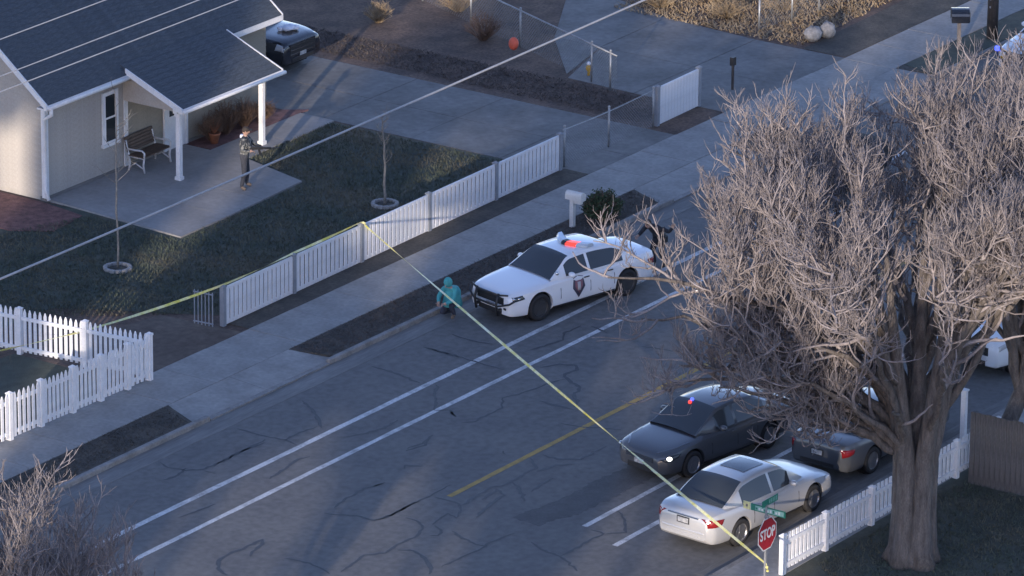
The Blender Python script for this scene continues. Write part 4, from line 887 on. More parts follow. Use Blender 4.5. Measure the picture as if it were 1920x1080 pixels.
# ---- white police sedan
h = 5.08 / 2
ps_ = sedan_spec(5.08, 1.90, 1.48, M_WHITE, wr=.36, wx=(h - .93, -h + 1.10), rim=M_STEELW, spokes=5, mirror_m=M_WHITE, handle_m=M_BLACK, grille_m=M_BLACK, head_m=[M_CARGLASS, M_CARGLASS], shoulder=.9,
    top=[(-h, .84), (-h + .03, .97), (-h + .10, 1.04), (-h + .5, 1.06), (-h + 1.1, 1.04), (-.2, 1.0), (h - 1.5, 1.0), (h - 1.0, .965), (h - .45, .905), (h - .16, .855), (h - .05, .80), (h, .74)],
    front=(.52, .72, .24, .38), head=[(h - .42, .70), (h - .04, .64), (h - .03, .76), (h - .40, .81)], hw=hwprof(5.08, 1.90, .76, .78))
ps_['gh'].update(belt=.99, zw0=.985, zr0=1.03, wroof=.64, xw0=h - 1.35, xw1=h - 2.12, wb=[(-h + .6, .76), (-h + 1.3, .87), (0, .885), (h - 2.0, .875), (h - 1.35, .83)])
pc, fn = make_car('police_car', 'white police sedan with black push bar and red roof lights at the kerb', ps_)
def light_bar(t, zr, lit=True):
    lb = MB(); z = zr + .05; N = 12; vs = []; prof = [(-.14, 0), (-.15, .05), (-.08, .10), (.08, .10), (.15, .05), (.14, 0)]
    root = None
    for seg, (y0, y1, m) in enumerate([(-.60, -.36, M_CLEAR), (-.355, -.08, M_CLEAR), (-.075, .075, M_BLACK), (.08, .355, M_REDON if lit else M_CLEAR), (.36, .60, M_CLEAR)]):
        mbx = MB(); vs = []
        for y in np.linspace(y0, y1, 4):
            sweep = -.30 * (abs(y) / .6) ** 1.6; tp = 1 - .25 * (abs(y) / .6) ** 4
            vs += [(px_ * tp + sweep - .10, y, z + pz_) for px_, pz_ in prof]
        mbx.add(vs, [(6 * i + j, 6 * i + 6 + j, 6 * i + 6 + (j + 1) % 6, 6 * i + (j + 1) % 6) for i in range(3) for j in range(6)] + [(0, 1, 2, 3, 4, 5), (23, 22, 21, 20, 19, 18)])
        o = mbx.build('light_bar' if seg == 0 else 'lens', m, t if seg == 0 else root, smooth=False)
        if seg == 0: root = o
    for s in (-.5, .5): MB().box(-.42, -.30, s - .03, s + .03, zr - .02, z + .01).build('bracket', M_BLACK, root)
light_bar(pc, 1.45)
xf = h + .02
pbar = MB().tube([(xf + .10, -.42, .25), (xf + .16, -.42, .55), (xf + .07, -.42, .84)], .035, 8).tube([(xf + .10, .42, .25), (xf + .16, .42, .55), (xf + .07, .42, .84)], .035, 8).tube([(xf + .15, -.42, .52), (xf + .15, .42, .52)], .03, 8).tube([(xf + .09, -.42, .80), (xf + .09, .42, .80)], .03, 8)
for s in (-1, 1): pbar.box(xf - .02, xf + .13, s * .42 - .03, s * .42 + .03, .34, .42); pbar.tube([(xf + .15, s * .42, .50), (xf + .02, s * .78, .62), (xf - .10, s * .86, .70)], .026, 8).tube([(xf + .09, s * .42, .80), (xf + .00, s * .70, .84)], .026, 8)
pbar.build('push_bar', M_BLACK, pc, smooth=True)
for s in (1, -1):
    sx, sz = .30, .66; shp = [(sx - .20, sz + .24), (sx, sz + .29), (sx + .20, sz + .24), (sx + .21, sz - .02), (sx, sz - .30), (sx - .21, sz - .02)]
    e = fn['side']('door_emblem', shp, mat('emblem_navy', (.05, .05, .08), .5), s, .007, pc, 10)
    fn['side']('emblem_panel', [(sx - .13, sz + .17), (sx + .13, sz + .17), (sx + .13, sz - .0), (sx, sz - .18), (sx - .13, sz - .0)], mat('emblem_red', (.24, .10, .12), .5), s, .012, e, 8)
    fn['side']('emblem_band', [(sx - .05, sz + .13), (sx + .05, sz + .13), (sx + .05, sz - .10), (sx - .05, sz - .10)], mat('emblem_grey', (.40, .40, .42), .5), s, .018, e, 4)
MB().tube([(-h + .9, .2, 1.05), (-h + .85, .2, 1.5)], .006, 4).build('antenna', M_BLACK, pc); MB().sphere((.95, .80, 1.12), (.05, .05, .06), 8, 6).build('spotlight', M_CHROME, pc, smooth=True)
MB().box(h - .02, h + .01, -.62, -.52, .40, .46).build('fog_light', M_BLACK, pc); MB().box(h - .02, h + .01, .52, .62, .40, .46).build('fog_light', M_BLACK, pc)
def clone(src, loc, rz, label, group=None):
    c = copy_tree(src); c.location = loc; c.rotation_euler = (0, 0, rz); c['label'] = label
    if group: c['group'] = group
    return c
# ---- silver sedan
h = 4.95 / 2
ss = sedan_spec(4.95, 1.84, 1.47, M_SILVER, wr=.335, wx=(h - 1.0, -h + 1.08), recess=M_SILVER, grille_m=M_CHROME, handle_m=M_SILVER,
    top=[(-h, .80), (-h + .03, .90), (-h + .10, .985), (-h + .4, 1.04), (-h + 1.0, 1.02), (-.2, .96), (h - 1.5, .96), (h - 1.0, .91), (h - .45, .82), (h - .18, .74), (h - .05, .67), (h, .60)],
    tail=[(-h + .02, .70), (-h + .36, .72), (-h + .46, .86), (-h + .02, .90)], rear=(.70, .82))
ss['gh'].update(xr1=-h + 1.45, xr0=-h + .62, xw0=h - 1.30, xw1=h - 2.15, wroof=.61, zr0=1.02)
sc, f2 = make_car('silver_sedan', 'silver sedan with sunroof parked at the near kerb behind the stop sign', ss)
vs = []
for i in range(7):
    x = -.62 + i * .13
    for y in np.linspace(-.36, .36, 5): vs.append((x, y, f2['zr'](x) + .044 - .028 * (abs(y) / .61) ** 2))
MB().add(vs, [(5 * i + j, 5 * i + 5 + j, 5 * i + 6 + j, 5 * i + 1 + j) for i in range(6) for j in range(4)]).build('sunroof', M_CARGLASS, sc, smooth=True)
MB().box(-h - .012, -h + .02, -.45, .45, .865, .895).build('trunk_trim', M_CHROME, sc, bevel=.005)
MB().box(-h - .02, -h + .10, -.62, .62, .50, .56).build('bumper_step', M_SILVER, sc, bevel=.02)
sc.location = (-10.35, -13.92, 0); sc.rotation_euler[2] = R(-4.5)
# ---- dark grey sedan with dash beacon
h = 4.85 / 2
ds = sedan_spec(4.85, 1.86, 1.46, M_GREYP, wr=.335, grille_m=M_CHROME, head_m=[M_CARGLASS, M_CARGLASS], front=(.50, .62, .24, .38))
ds['gh'].update(xw0=h - 1.18, xw1=h - 2.10, wroof=.60)
dc, f3 = make_car('grey_sedan', 'dark grey sedan with small red beacon behind its windshield', ds)
MB().sphere((h - 1.93, -.12, 1.415), (.05, .05, .05), 10, 7).build('beacon', M_REDON, dc, smooth=True); MB().sphere((h - 2.03, -.14, 1.455), (.05, .05, .05), 8, 6).build('beacon', M_BLUEON, dc, smooth=True)
dc.location = (-7.15, -10.72, 0)
for s_ in (1, -1): y_ = f3['side_y'](h - .22, .64); MB().sphere((h - .20, s_ * (y_ - .02), .645), (.07, .07, .05), 10, 7).build('lamp_bulb', M_LAMPON if s_ > 0 else M_CHROME, dc, smooth=True)
for s_ in (1, -1): MB().tube([(h - .95, s_ * (f3['hw'](h - .95) * .86), f3['zt'](h - .95) - .015), (h - .5, s_ * f3['hw'](h - .5) * .80, f3['zt'](h - .5) - .012), (h - .12, s_ * f3['hw'](h - .12) * .62, f3['zt'](h - .12) + .0)], .008, 5).build('hood_trim', M_CHROME, dc); dc.rotation_euler[2] = R(171)
d2 = clone(dc, (-4.6, -13.9, 0), R(-2), 'dark sedan parked just ahead of the silver sedan under the tree')
for o in list(d2.children):
    if o.name.startswith(('beacon', 'lamp_bulb')): bpy.data.objects.remove(o)
# ---- SUV
h = 5.0 / 2
def suv_spec(paint): return dict(L=5.0, W=1.98, H=1.86, paint=paint, top=[(-h, .9), (-h + .04, 1.08), (-h + .15, 1.14), (-.2, 1.14), (h - 1.4, 1.14), (h - .9, 1.12), (h - .35, 1.06), (h - .12, 1.0), (h - .04, .92), (h, .82)],
    bot=[(-h, .42), (-h + .1, .34), (0, .28), (h - .1, .30), (h, .36)], hw=hwprof(5.0, 1.98, .80, .84), wr=.39, wx=(h - .95, -h + 1.05),
    gh=dict(xw0=h - 1.25, xw1=h - 1.95, xr1=-h + .42, xr0=-h + .12, belt=1.12, zw0=1.12, zr0=1.14, wb=[(-h + .1, .86), (-h + .6, .91), (0, .925), (h - 2.0, .91), (h - 1.25, .82)], wroof=.70, xb=-.05, xc=-h + 1.45, xsf=h - 1.66, xsr=-h + .5),
    seams=[h - 1.5, -.05, -h + 1.5], handles=[.1, -h + 1.65], front=(.62, .84, .34, .48), rear=(.78, .92), head=[(h - .45, .86), (h - .04, .76), (h - .03, .88), (h - .42, .97)], tail=[(-h + .02, .85), (-h + .20, .85), (-h + .20, 1.08), (-h + .02, 1.05)], mirror_m=M_BLACK)
su, f4 = make_car('white_suv', 'white police utility vehicle at the right edge behind the big tree', suv_spec(M_WHITE), 'suv')
light_bar(su, 1.83, False)
pb = MB()
for s in (-1, 1): pb.tube([(h + .12, s * .42, .4), (h + .16, s * .42, .7), (h + .08, s * .42, .98)], .035, 8)
for z in (.55, .92): pb.tube([(h + .13, -.42, z), (h + .13, .42, z)], .03, 8)
pb.build('push_bar', M_BLACK, su, smooth=True)
su.location = (3.9, -13.3, 0); su.rotation_euler[2] = R(176)
d4 = clone(d2, (11.9, -2.3, 0), R(180), 'dark sedan on the far lane hidden behind the tree crown')
for o in d4.children:
    if o.name.split('.')[0] in ('body', 'roof', 'windshield', 'rear_window', 'window'):
        o.material_slots[0].link = 'OBJECT'; o.material_slots[0].material = mat('matte_black', (.022, .023, .027), .75, .1, 4, spec=.2)  # matte black over paint and glass, mutes bright sky reflections
for s_ in (1, -1):
    y_ = fn['side_y'](2.54 - .22, .72)
    for q_ in (.0, .13): MB().sphere((2.54 - .13 - q_, s_ * (fn['side_y'](2.54 - .13 - q_, .72) - .015), .72), (.045, .045, .04), 9, 6).build('lamp_bulb', M_CHROME, pc, smooth=True)
pc.location = (.12, -1.55, 0); pc.rotation_euler[2] = R(166)
clone(pc, (9.7, -10.9, 0), R(177), 'white police sedan behind the white utility vehicle at right edge')
c3 = clone(pc, (26.5, -1.62, 0), R(180), 'white police sedan with blue light cut by the upper right edge')
MB().box(2.40, 2.50, -.93, -.80, .72, .86).build('corner_beacon', M_BLUEON, c3, bevel=.02); MB().box(2.52, 2.56, -.70, -.58, .52, .62).build('corner_lamp', M_AMBER, c3, bevel=.01)
# ---- pickup behind the house
h = 5.6 / 2
pk, f6 = make_car('pickup_truck', 'black pickup truck parked on the driveway beside the house', dict(L=5.6, W=1.98, H=1.85, paint=M_NAVYP, top=[(-h, .95), (-h + .04, 1.08), (-h + .12, 1.10), (-.3, 1.12), (h - 1.5, 1.18), (h - .9, 1.17), (h - .3, 1.12), (h - .1, 1.06), (h - .03, .98), (h, .88)],
    bot=[(-h, .48), (-h + .1, .42), (0, .34), (h - .1, .36), (h, .42)], hw=hwprof(5.6, 1.98, .86, .9), wr=.40, wx=(h - .95, -h + 1.2),
    gh=dict(xw0=h - 1.35, xw1=h - 2.0, xr1=-.75, xr0=-.95, belt=1.14, zw0=1.15, zr0=1.14, wb=[(-.95, .88), (-.5, .92), (.3, .93), (h - 1.35, .84)], wroof=.72, xb=-.02, xsf=h - 1.7, xsr=-.62),
    seams=[h - 1.5, -.02, -.85], handles=[.2, -.6], front=(.60, .98, .42, .54), rear=(.6, .72), head=[(h - .35, .82), (h - .03, .80), (h - .03, .96), (h - .33, 1.02)], tail=[(-h + .02, .75), (-h + .15, .75), (-h + .15, 1.04), (-h + .02, 1.04)], mirror_m=M_BLACK), 'truck')
MB().box(-h + .35, -1.1, -.78, .78, .70, 1.125).build('bed_liner', M_RUB, pk)
PKX, PKY = 11.75, 18.4
pk.location = (PKX, PKY, KZ); pk.rotation_euler[2] = R(-90)
clo = MB().sphere((0, 0, .06), (.26, .20, .09), 14, 8).sphere((.18, -.12, .05), (.16, .12, .07), 10, 6).sphere((-.2, .12, .05), (.12, .09, .07), 10, 6); clo.v = [(a_ + random.gauss(0, .012), b_ + random.gauss(0, .012), c_ + random.gauss(0, .012)) for a_, b_, c_ in clo.v]
clo = clo.build('cloth', M_PAPER, smooth=True, loc=(PKX + .12, PKY - h + .62, KZ + 1.165))
tag(clo, 'crumpled white cloth lying on the hood of the black pickup', 'cloth')

# ================================================================== PEOPLE
def make_person(name, label, J, face, mats, loc, rz, regions, head_r=(.095, .078, .122)):
    """J: joint -> (pos, radius). one continuous skinned body; regions(bone)->material index"""
    E_ = [('pelvis', 'belly'), ('belly', 'chest'), ('chest', 'neck'), ('neck', 'head'), ('chest', 'lsh'), ('lsh', 'lel'), ('lel', 'lwr'), ('lwr', 'lha'), ('chest', 'rsh'), ('rsh', 'rel'), ('rel', 'rwr'), ('rwr', 'rha'),
          ('pelvis', 'lhip'), ('lhip', 'lkn'), ('lkn', 'lan'), ('lan', 'lto'), ('pelvis', 'rhip'), ('rhip', 'rkn'), ('rkn', 'ran'), ('ran', 'rto')]
    names = list(J); idx = {n: i for i, n in enumerate(names)}
    me = bpy.data.meshes.new('skel'); me.from_pydata([J[n][0] for n in names], [(idx[a], idx[b]) for a, b in E_], [])
    ob = bpy.data.objects.new('skel', me); col.objects.link(ob)
    sk_ = ob.modifiers.new('skin', 'SKIN'); sk_.use_smooth_shade = True
    for n in names:
        r = J[n][1]; r = r if hasattr(r, '__len__') else (r, r); sv_ = me.skin_vertices[0].data[idx[n]]; sv_.radius = r; sv_.use_root = (n == 'pelvis')
    ss_ = ob.modifiers.new('sub', 'SUBSURF'); ss_.levels = 2; ss_.render_levels = 2
    bpy.context.view_layer.update()
    out = bpy.data.meshes.new_from_object(ob.evaluated_get(bpy.context.evaluated_depsgraph_get())); bpy.data.objects.remove(ob)
    mb = MB(); mb.v = [tuple(v.co) for v in out.vertices]; mb.f = [tuple(p.vertices) for p in out.polygons]
    bones = [(a, b, Vector(J[a][0]), Vector(J[b][0])) for a, b in E_]
    for f in mb.f:
        c = sum((Vector(mb.v[i]) for i in f), Vector()) / len(f); best = (9, 0)
        for a, b, p, q in bones:
            d = q - p; tt = max(0, min(1, (c - p).dot(d) / max(d.length_squared, 1e-9))); dist = (c - p - d * tt).length
            if dist < best[0]: best = (dist, regions(a, b))
        mb.mi.append(best[1])
    H = Vector(J['head'][0]); f = Vector(face).normalized()
    hd = MB().sphere((0, 0, 0), head_r, 16, 12); HM = Matrix.Rotation(math.atan2(f.y, f.x), 4, 'Z') @ Matrix.Rotation(-math.asin(max(-1, min(1, f.z))), 4, 'Y')
    hd.sphere((head_r[0] * .98, 0, -.01), (.022, .014, .028), 8, 6); hd.sphere((.0, head_r[1], -.005), (.018, .012, .03), 8, 6); hd.sphere((.0, -head_r[1], -.005), (.018, .012, .03), 8, 6)
    hd.mi = [0] * len(hd.f)
    for s in (-1, 1): hd.sphere((head_r[0] * .88, s * .03, .015), (.012, .013, .009), 8, 6, mi=4)
    hd.sphere((head_r[0] * .86, 0, -.055), (.014, .024, .006), 8, 6, mi=4)
    b = len(mb.v); mb.v += [tuple(HM @ Vector(v) + H) for v in hd.v]; mb.f += [tuple(b + i for i in q) for q in hd.f]; mb.mi += hd.mi
    for sd in 'lr':
        w_, hnd = Vector(J[sd + 'wr'][0]), Vector(J[sd + 'ha'][0]); d = (hnd - w_).normalized(); s = d.cross(Vector((0, 0, 1)))
        s = s.normalized() if s.length > .1 else Vector((1, 0, 0)); u = s.cross(d)
        for q, (o, l) in enumerate(((-.03, .075), (-.01, .085), (.01, .08), (.03, .062))):
            p0 = hnd + s * o; p1 = p0 + d * l * .5 - u * .012; p2 = p0 + d * l * .85 - u * .045; mb.tube([p0, p1, p2], [.0105, .0095, .008], 6, mi=0)
        mb.tube([w_.lerp(hnd, .4) + s * .03, w_.lerp(hnd, .8) + s * .062, hnd + d * .03 + s * .058], [.013, .012, .009], 6, mi=0)
    t = thing(name, label, 'person', loc, rz)
    o = mb.build('body', mats, t, smooth=True, fix=False)
    return t, HM, H
def reg(top=1, bottom=2, boot=3, hands_skin=True):
    def f(a, b):
        if b == 'head' or b in ('lha', 'rha'): return 0
        if a == 'neck': return 0
        if b in ('lto', 'rto'): return boot
        if b in ('lhip', 'rhip', 'lkn', 'rkn', 'lan', 'ran'): return bottom
        return top
    return f

# man in camouflage, rifle held at the low ready
J = dict(pelvis=((0, 0, .95), (.14, .11)), belly=((0, 0, 1.10), (.14, .11)), chest=((.01, 0, 1.33), (.17, .13)), neck=((.02, 0, 1.52), .058), head=((.04, 0, 1.66), .07),
         lsh=((.02, .20, 1.44), .078), lel=((.20, .26, 1.22), .056), lwr=((.43, .12, 1.20), .042), lha=((.50, .09, 1.20), .038), rsh=((.02, -.20, 1.44), .078), rel=((-.02, -.30, 1.18), .058), rwr=((.17, -.16, 1.14), .042), rha=((.24, -.12, 1.14), .038),
         lhip=((.0, .10, .88), .105), lkn=((.05, .15, .48), .075), lan=((.02, .17, .09), .055), lto=((.16, .20, .04), .048), rhip=((0, -.10, .88), .105), rkn=((.02, -.15, .48), .075), ran=((-.06, -.18, .09), .055), rto=((.08, -.22, .04), .048))
cx, cy = yd(2.35, 10.60); AZ = math.atan2(-.9, .45)
pm, HM, H = make_person('person', 'person in camouflage clothing standing on the porch slab holding a rifle', J, (1, .1, -.12), [M_SKIN, M_CAMO, mat('camo_trousers_dark', (.035, .038, .048), .9, .35, 7), M_BOOT, M_HAIR], (cx, cy, .175), AZ, reg())
cap = MB().sphere((-.012, 0, .035), (.105, .09, .10), 14, 8).box(.05, .17, -.06, .06, .045, .06); cap.v = [tuple(HM @ Vector(v) + H) for v in cap.v]; cap.build('cap', M_HAIR, pm, smooth=True)
vst = MB().sphere((.015, 0, 1.30), (.165, .215, .215), 16, 10).box(.14, .20, -.15, -.04, 1.14, 1.27).box(.14, .20, -.02, .09, 1.14, 1.27); vst.build('vest', M_CAMO, pm, smooth=True)
MB().box(-.16, -.02, .13, .25, 1.40, 1.50).build('shoulder_patch', M_PAPER, pm, bevel=.03)
rfl = thing('rifle', 'black rifle held by the person in camouflage', 'rifle', (cx, cy, .175), AZ)
MB().beam((.02, -.17, 1.22), (.28, -.05, 1.20), .045, .10).build('stock', M_GUN, rfl); MB().beam((.26, -.06, 1.20), (.50, .04, 1.185), .05, .08).build('receiver', M_GUN, rfl); MB().beam((.48, .03, 1.19), (.95, .22, 1.16), .022, .022).build('barrel', M_GUN, rfl); MB().beam((.50, .05, 1.18), (.72, .13, 1.17), .045, .055).build('handguard', M_GUN, rfl)
MB().beam((.40, .0, 1.17), (.44, .02, 1.0), .03, .06).build('magazine', M_GUN, rfl); MB().beam((.30, -.04, 1.27), (.46, .03, 1.26), .035, .04).build('sight', M_GUN, rfl)
# person crouching at the gutter, teal jacket
J = dict(pelvis=((-.12, 0, .36), (.15, .13)), belly=((-.06, 0, .48), (.15, .13)), chest=((.06, 0, .68), (.17, .14)), neck=((.14, 0, .84), .062), head=((.19, 0, .96), .07),
         lsh=((.10, .18, .78), .08), lel=((.26, .24, .56), .062), lwr=((.42, .12, .48), .045), lha=((.48, .08, .47), .038), rsh=((.10, -.18, .78), .08), rel=((.26, -.24, .56), .062), rwr=((.42, -.12, .46), .045), rha=((.48, -.08, .45), .038),
         lhip=((-.08, .11, .34), .11), lkn=((.28, .17, .42), .078), lan=((.10, .15, .09), .055), lto=((.24, .17, .04), .046), rhip=((-.08, -.11, .34), .11), rkn=((.26, -.16, .12), .075), ran=((-.10, -.15, .08), .055), rto=((-.16, -.15, .04), .046))
pt_, HM, H = make_person('person', 'person in a teal jacket crouching at the gutter in front of the police car', J, (1, 0, -.35), [M_SKIN, M_TEAL, M_NAVY, M_BOOT, M_HAIR], (-2.72, .02, 0), R(178), reg())
hd = MB().sphere((-.02, 0, .015), (.125, .112, .145), 14, 9); hd.v = [tuple(HM @ Vector(v) + H) for v in hd.v if True]; hd.build('hood', M_TEAL, pt_, smooth=True)
MB().lathe([(.26, .30), (.265, .36), (.22, .55), (.215, .70), (.15, .80)], 18, c=(-.02, 0, 0)).build('jacket_back', M_TEAL, pt_, smooth=True)
# officer stooping behind the police car
J = dict(pelvis=((-.10, 0, .84), (.15, .12)), belly=((-.02, 0, .97), (.15, .12)), chest=((.16, 0, 1.12), (.17, .14)), neck=((.30, 0, 1.22), .058), head=((.40, 0, 1.30), .07),
         lsh=((.20, .20, 1.18), .08), lel=((.36, .28, .98), .058), lwr=((.56, .20, .96), .043), lha=((.63, .18, .95), .038), rsh=((.16, -.20, 1.18), .08), rel=((.02, -.42, 1.08), .058), rwr=((.10, -.62, 1.28), .043), rha=((.12, -.66, 1.36), .038),
         lhip=((-.10, .10, .78), .11), lkn=((.06, .14, .44), .08), lan=((-.08, .15, .09), .056), lto=((.06, .16, .04), .048), rhip=((-.10, -.10, .78), .11), rkn=((.02, -.15, .43), .08), ran=((-.16, -.16, .09), .056), rto=((-.02, -.18, .04), .048))
J = {k_: ((p_[0], -p_[1], p_[2]), r_) for k_, (p_, r_) in J.items()}
po, HM, H = make_person('person', 'person in dark uniform stooping at the rear of the police car with arm raised', J, (1, .0, -.3), [M_SKIN, M_DKUNI, M_DKUNI, M_GUN, M_HAIR], (3.7, -2.15, 0), R(172), reg())
hr = MB().sphere((-.012, 0, .03), (.104, .088, .105), 14, 8); hr.v = [tuple(HM @ Vector(v) + H) for v in hr.v]; hr.build('hair', M_HAIR, po, smooth=True)
MB().lathe([(.185, .84), (.19, .90), (.185, .95)], 18, c=(-.08, 0, 0)).build('duty_belt', M_GUN, po, smooth=True); MB().box(-.16, -.04, .17, .24, .70, .90).build('holster', M_GUN, po, bevel=.02)

# ================================================================== TREES
def big_tree(name, label, base, r0, fork, ell, limbs, seed, twig_len=.54, dens=1.0, trunk_lean=(0, 0), twig_r=.0125, low=-.8, group=None, up=.0, open_side=-9.0, stems=0, extra=(), sparse=0.0):
    """ell = (cx,cy,cz, rx,ry,rz) crown ellipsoid relative to base; limbs reach for spread targets in it"""
    rg = np.random.default_rng(seed); t = thing(name, label, 'tree', base, 0, group)
    C = Vector(ell[:3]); S = Vector(ell[3:])
    def inside(p, k=1.0): q = p - C; return (q.x / S.x) ** 2 + (q.y / S.y) ** 2 + (q.z / S.z) ** 2 < k
    F = Vector((trunk_lean[0], trunk_lean[1], fork)); tr = MB(); n = 9; P = []
    for i in range(n + 1): f = i / n; P.append(Vector((F.x * f ** 1.3 + rg.normal(0, .02), F.y * f ** 1.3 + rg.normal(0, .02), fork * f - .05)))
    tr.tube(P, [r0 * (0.35 * (1 - f) ** 4 + .94) * (1 - .18 * f) for f in np.linspace(0, 1, n + 1)], 18)
    V = [list(v) for v in tr.v]
    for v in V:
        a = math.atan2(v[1], v[0]); k = 1 + .10 * math.sin(a * 5 + v[2] * 1.3) + .05 * math.sin(a * 11 - v[2] * 2) + rg.normal(0, .015); c = P[min(n, max(0, int(v[2] / fork * n)))]; v[0] = c.x + (v[0] - c.x) * k; v[1] = c.y + (v[1] - c.y) * k
    tr.v = [tuple(v) for v in V]; tr.build('trunk', M_BARK, t, smooth=True)
    SP = []
    if stems:
        for q in range(stems):
            a = q * 2 * math.pi / stems + .5; c_, s_ = math.cos(a), math.sin(a); b0 = r0 * .62
            Q = [Vector((c_ * b0 * 1.55, s_ * b0 * 1.55, -.08)), Vector((c_ * b0 * 1.12, s_ * b0 * 1.12, .35)), Vector((c_ * b0, s_ * b0, fork * .5)), Vector((c_ * b0 * 1.15, s_ * b0 * 1.15, fork)), Vector((c_ * r0 * 1.3, s_ * r0 * 1.3, fork + 1.4)), Vector((c_ * r0 * 2.0, s_ * r0 * 2.0, fork + 3.2)), Vector((c_ * r0 * 3.0, s_ * r0 * 3.0, fork + 5.6))]
            SP.append(Q)
            MB().tube(Q, [r0 * (.58 + .12 * (q % 2)), r0 * .56, r0 * .52, r0 * .46, r0 * .38, r0 * .26, r0 * .08], 12).build('stem', M_BARK, t, smooth=True)
    tw = MB(); cnt = [0]
    def keep(p):
        zr_ = (p.z - C.z) / S.z; sd_ = (p - C).dot(Rt) / S.x; b = min(1.0, max(.2, .72 + zr_ * .85))
        if sd_ > -.2: b *= max(.25, 1 - .75 * (sd_ + .2)) if zr_ < .35 else 1.0
        elif sd_ < -.2: b = max(b, .62)
        return sparse * rg.random() + (1 - sparse) * 0 < b
    def rnd(): v = Vector(rg.normal(0, 1, 3)); return v.normalized()
    def walk(p, d, L, seg, gn, trop):
        Q = [p.copy()]; d = d.normalized()
        for i in range(seg):
            d = (d + rnd() * gn + Vector((0, 0, trop))).normalized(); p = p + d * (L / seg); Q.append(p.copy())
        return Q, d
    def twigs(p, d, L, r):
        Q, dd = walk(p, d, L, 4, .42, .22); tw.tube(Q, [r, r * .85, r * .72, r * .58, r * .4], 3, cap=False); cnt[0] += 1
        for k in range(1 + int(rg.random() < .55)):
            i = int(rg.integers(1, 4)); e, _ = walk(Q[i], (Q[i] - Q[i - 1]).normalized() + rnd() * .8 + Vector((0, 0, .35)), L * rg.uniform(.35, .6), 2, .25, .2); tw.tube(e, [r * .65, r * .5, r * .3], 3, cap=False)
    for li in range(limbs):
        # stratified targets over the ellipsoid
        u = (li + .5) / limbs; z = low + (.97 - low) * u; a = li * 2.39996 + rg.normal(0, .2); rr = math.sqrt(max(0, 1 - z * z)); k = rg.uniform(.72, .9)
        T = C + Vector((S.x * rr * math.cos(a) * k, S.y * rr * math.sin(a) * k, S.z * z * k + up))
        if li >= limbs - len(extra): T = Vector(extra[limbs - 1 - li])
        elif (T - C).dot(Rt) > 1.2: T.z = max(T.z, C.z + open_side)
        st = P[-1 - int(rg.integers(0, 3))].copy()
        if SP:
            Q = max(SP, key=lambda q_: q_[4].x * T.x + q_[4].y * T.y); hmax = max(.1, min(4.6, T.z - 1.6 - fork)); hz = fork + hmax * rg.uniform(.15, .95)
            for a_, b_ in zip(Q[:-1], Q[1:]):
                if a_.z <= hz <= b_.z: st = a_.lerp(b_, (hz - a_.z) / (b_.z - a_.z))
        L = (T - st).length; mid = st.lerp(T, .42) + Vector((0, 0, .20 * L)) + rnd() * .10 * L
        Q = []
        for i in range(13):
            f = i / 12; q = st * (1 - f) ** 2 + mid * 2 * f * (1 - f) + T * f ** 2
            if 0 < i: q = q + rnd() * .055 * min(1.5, L * .3)
            Q.append(q)
        lr = r0 * rg.uniform(.20, .30) * (.72 if SP else 1) * min(1.15, .55 + L * .1); rad = [lr * (1 - f) ** .9 + .02 for f in np.linspace(0, 1, 13)]
        MB().tube(Q, rad, 9).build('limb', M_BARK if li % 3 else M_BARK, t, smooth=True)
        nb2 = int(13 * dens)
        for b in range(nb2):
            f = .22 + .78 * (b + rg.random()) / nb2; i = min(11, int(f * 12)); p = Q[i].lerp(Q[i + 1], f * 12 - i); d = (Q[i + 1] - Q[i]).normalized(); side = rnd(); side = (side - d * side.dot(d)).normalized()
            if not keep(p): continue
            L2 = L * rg.uniform(.24, .42) * (1.15 - .35 * f); L2 = max(1.1, min(2.6, L2))
            Q2, _ = walk(p, d * .75 + side * .85 + Vector((0, 0, .18)), L2, 7, .27, .07); r2 = max(.02, rad[i] * .52)
            tw.tube(Q2, [r2 * (1 - g) + .014 for g in np.linspace(0, 1, 8)], 5, cap=False)
            nb3 = int(7 * dens)
            for c in range(nb3):
                f3 = .2 + .8 * (c + rg.random()) / nb3; i3 = min(6, int(f3 * 7)); p3 = Q2[i3]; d3 = (Q2[i3 + 1] - Q2[i3]).normalized(); s3 = rnd()
                if not inside(p3, 1.5) or not keep(p3): continue
                L3 = rg.uniform(.55, 1.15); Q3, _ = walk(p3, d3 * .6 + s3 * .8 + Vector((0, 0, .32)), L3, 5, .36, .12); tw.tube(Q3, [.016 * (1 - g) + .010 for g in np.linspace(0, 1, 6)], 4, cap=False)
                for k in range(8):
                    i4 = int(rg.integers(1, 6)); p4 = Q3[i4]
                    if not inside(p4, 1.65) or not keep(p4): continue
                    twigs(p4, (Q3[i4] - Q3[i4 - 1]).normalized() * .5 + rnd() * .75 + Vector((0, 0, .4)), twig_len * rg.uniform(.55, 1.15), twig_r * rg.uniform(.8, 1.15))
    o = tw.build('crown', M_TWIG, t, smooth=True, fix=False); o['kind'] = 'stuff'
    return t
big_tree('bare_tree', 'huge bare gnarled tree with thick trunk behind the low picket fence', (-10.5, -18.6, .1), .47, 2.6, (.8, .7, 6.8, 6.0, 6.0, 4.2), 56, 21, trunk_lean=(.15, .15), open_side=1.7, stems=5, sparse=1.0, extra=[(-4.1, 5.9, 7.0), (-3.6, 5.3, 6.0), (-3.0, 4.6, 4.8), (-2.6, 5.0, 4.2), (-2.0, 3.3, 3.7), (-2.5, 3.9, 4.3), (-1.6, 2.5, 4.4), (-1.2, 1.9, 3.2), (-2.4, 3.6, 5.2), (-.8, 2.6, 4.0)])
big_tree('bare_tree', 'second bare tree rising at the board fence on the right edge', (-4.7, -17.4, .1), .24, 2.6, (2.4, .5, 6.7, 4.2, 4.2, 2.6), 18, 34, trunk_lean=(.9, -.4), low=-.4)
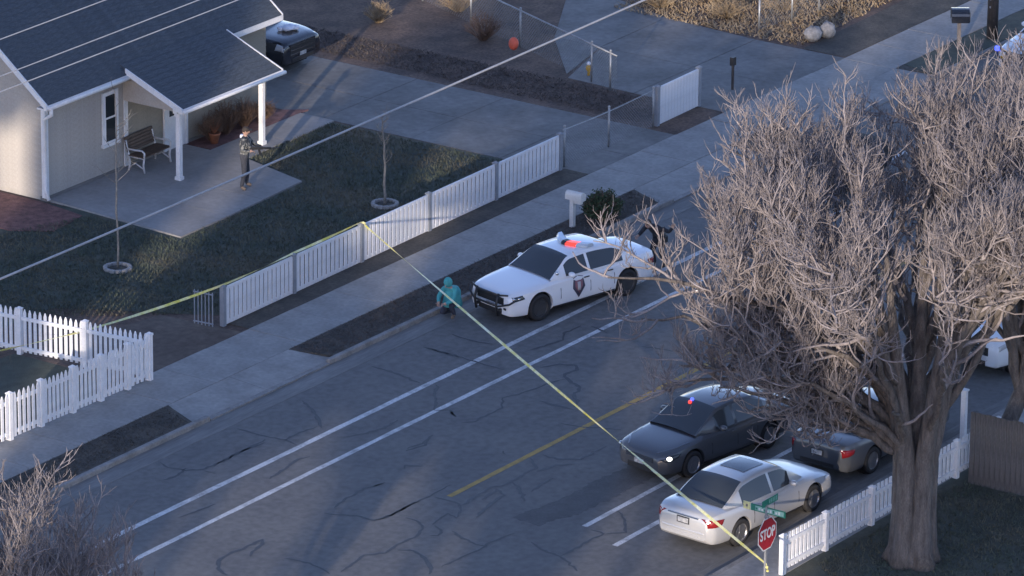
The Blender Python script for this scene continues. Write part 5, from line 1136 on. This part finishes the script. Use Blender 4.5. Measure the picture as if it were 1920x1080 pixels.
big_tree('bare_tree', 'bare tree with only its top showing at the lower left corner', (-40.6, -16.2, .1), .26, 4.0, (0, 0, 7.7, 2.6, 2.6, 2.9), 14, 55, trunk_lean=(.1, .1))

# unseen pines added down the street, crowns and gaps shaped to shade the scene
def added_shade_pine(loc, cz, rz, r, label, seed, n=7000):
    rg = np.random.default_rng(seed); t = thing('shade_pine', label, 'tree', (*loc, .05), 0, 'added shade pines out of view')
    MB().tube([(0, 0, 0), (.1, 0, cz * .5), (0, 0, cz + rz * .7)], [.34, .24, .06], 9).build('trunk', M_BARK, t, smooth=True)
    V = []; F = []; n = int(n * max(.6, r * rz / 5))
    for k in range(n):
        d = rg.normal(0, 1, 3); d /= np.linalg.norm(d); q = rg.random() ** .4
        c = Vector((d[0] * r * q, d[1] * r * q, cz + d[2] * rz * q)) * 1.0; u = Vector(rg.normal(0, 1, 3)).normalized(); v = u.orthogonal().normalized(); s = rg.uniform(.3, .6); b = len(V)
        V += [c + u * s, c + v * s * .6, c - u * s * .6, c - v * s * .6]; F.append((b, b + 1, b + 2, b + 3))
    MB().add(V, F).build('crown', M_CONIF, t, fix=False)
TANS = math.tan(SUN_EL) * math.sqrt(1 + .40 ** 2); XR = -88.0; DZ = TANS * (-50 - XR)
ROW = [(21.4, 8.0, 7.5, 2.3), (17.0, 14.2, 4.0, 2.4), (13.2, 9.0, 8.5, 2.0), (7.1, 6.5, 5.6, 2.35), (3.9, 12.6, 2.1, 2.0), (3.9, 7.1, .8, 1.5), (0.8, 9.0, 2.8, 1.7), (-2.2, 9.3, 3.3, 1.6), (-4.6, 10.6, 2.3, 1.2), (-4.6, 6.4, 1.0, 1.2), (-7.4, 9.8, 3.0, 1.7), (-10.6, 10.3, 2.6, 1.6), (-14.8, 7.0, 6.2, 2.4), (-19.4, 7.0, 6.2, 2.4), (-24.0, 7.0, 6.2, 2.4)]  # added sun blockers: gaps between crowns leave the sun patches
WORDS = ['first', 'second', 'third', 'fourth', 'fifth', 'sixth', 'seventh', 'eighth', 'ninth', 'tenth', 'eleventh', 'twelfth', 'thirteenth', 'fourteenth', 'fifteenth']
for k, (c, cz, rz, r) in enumerate(ROW):
    x = XR + (k % 3 - 1) * 1.5; dz = TANS * (-50 - x)
    added_shade_pine((x, c + .40 * x), cz + dz, rz, r, 'added out-of-view shade pine, %s from the house side in the row off to the lower left' % WORDS[k], 100 + k)
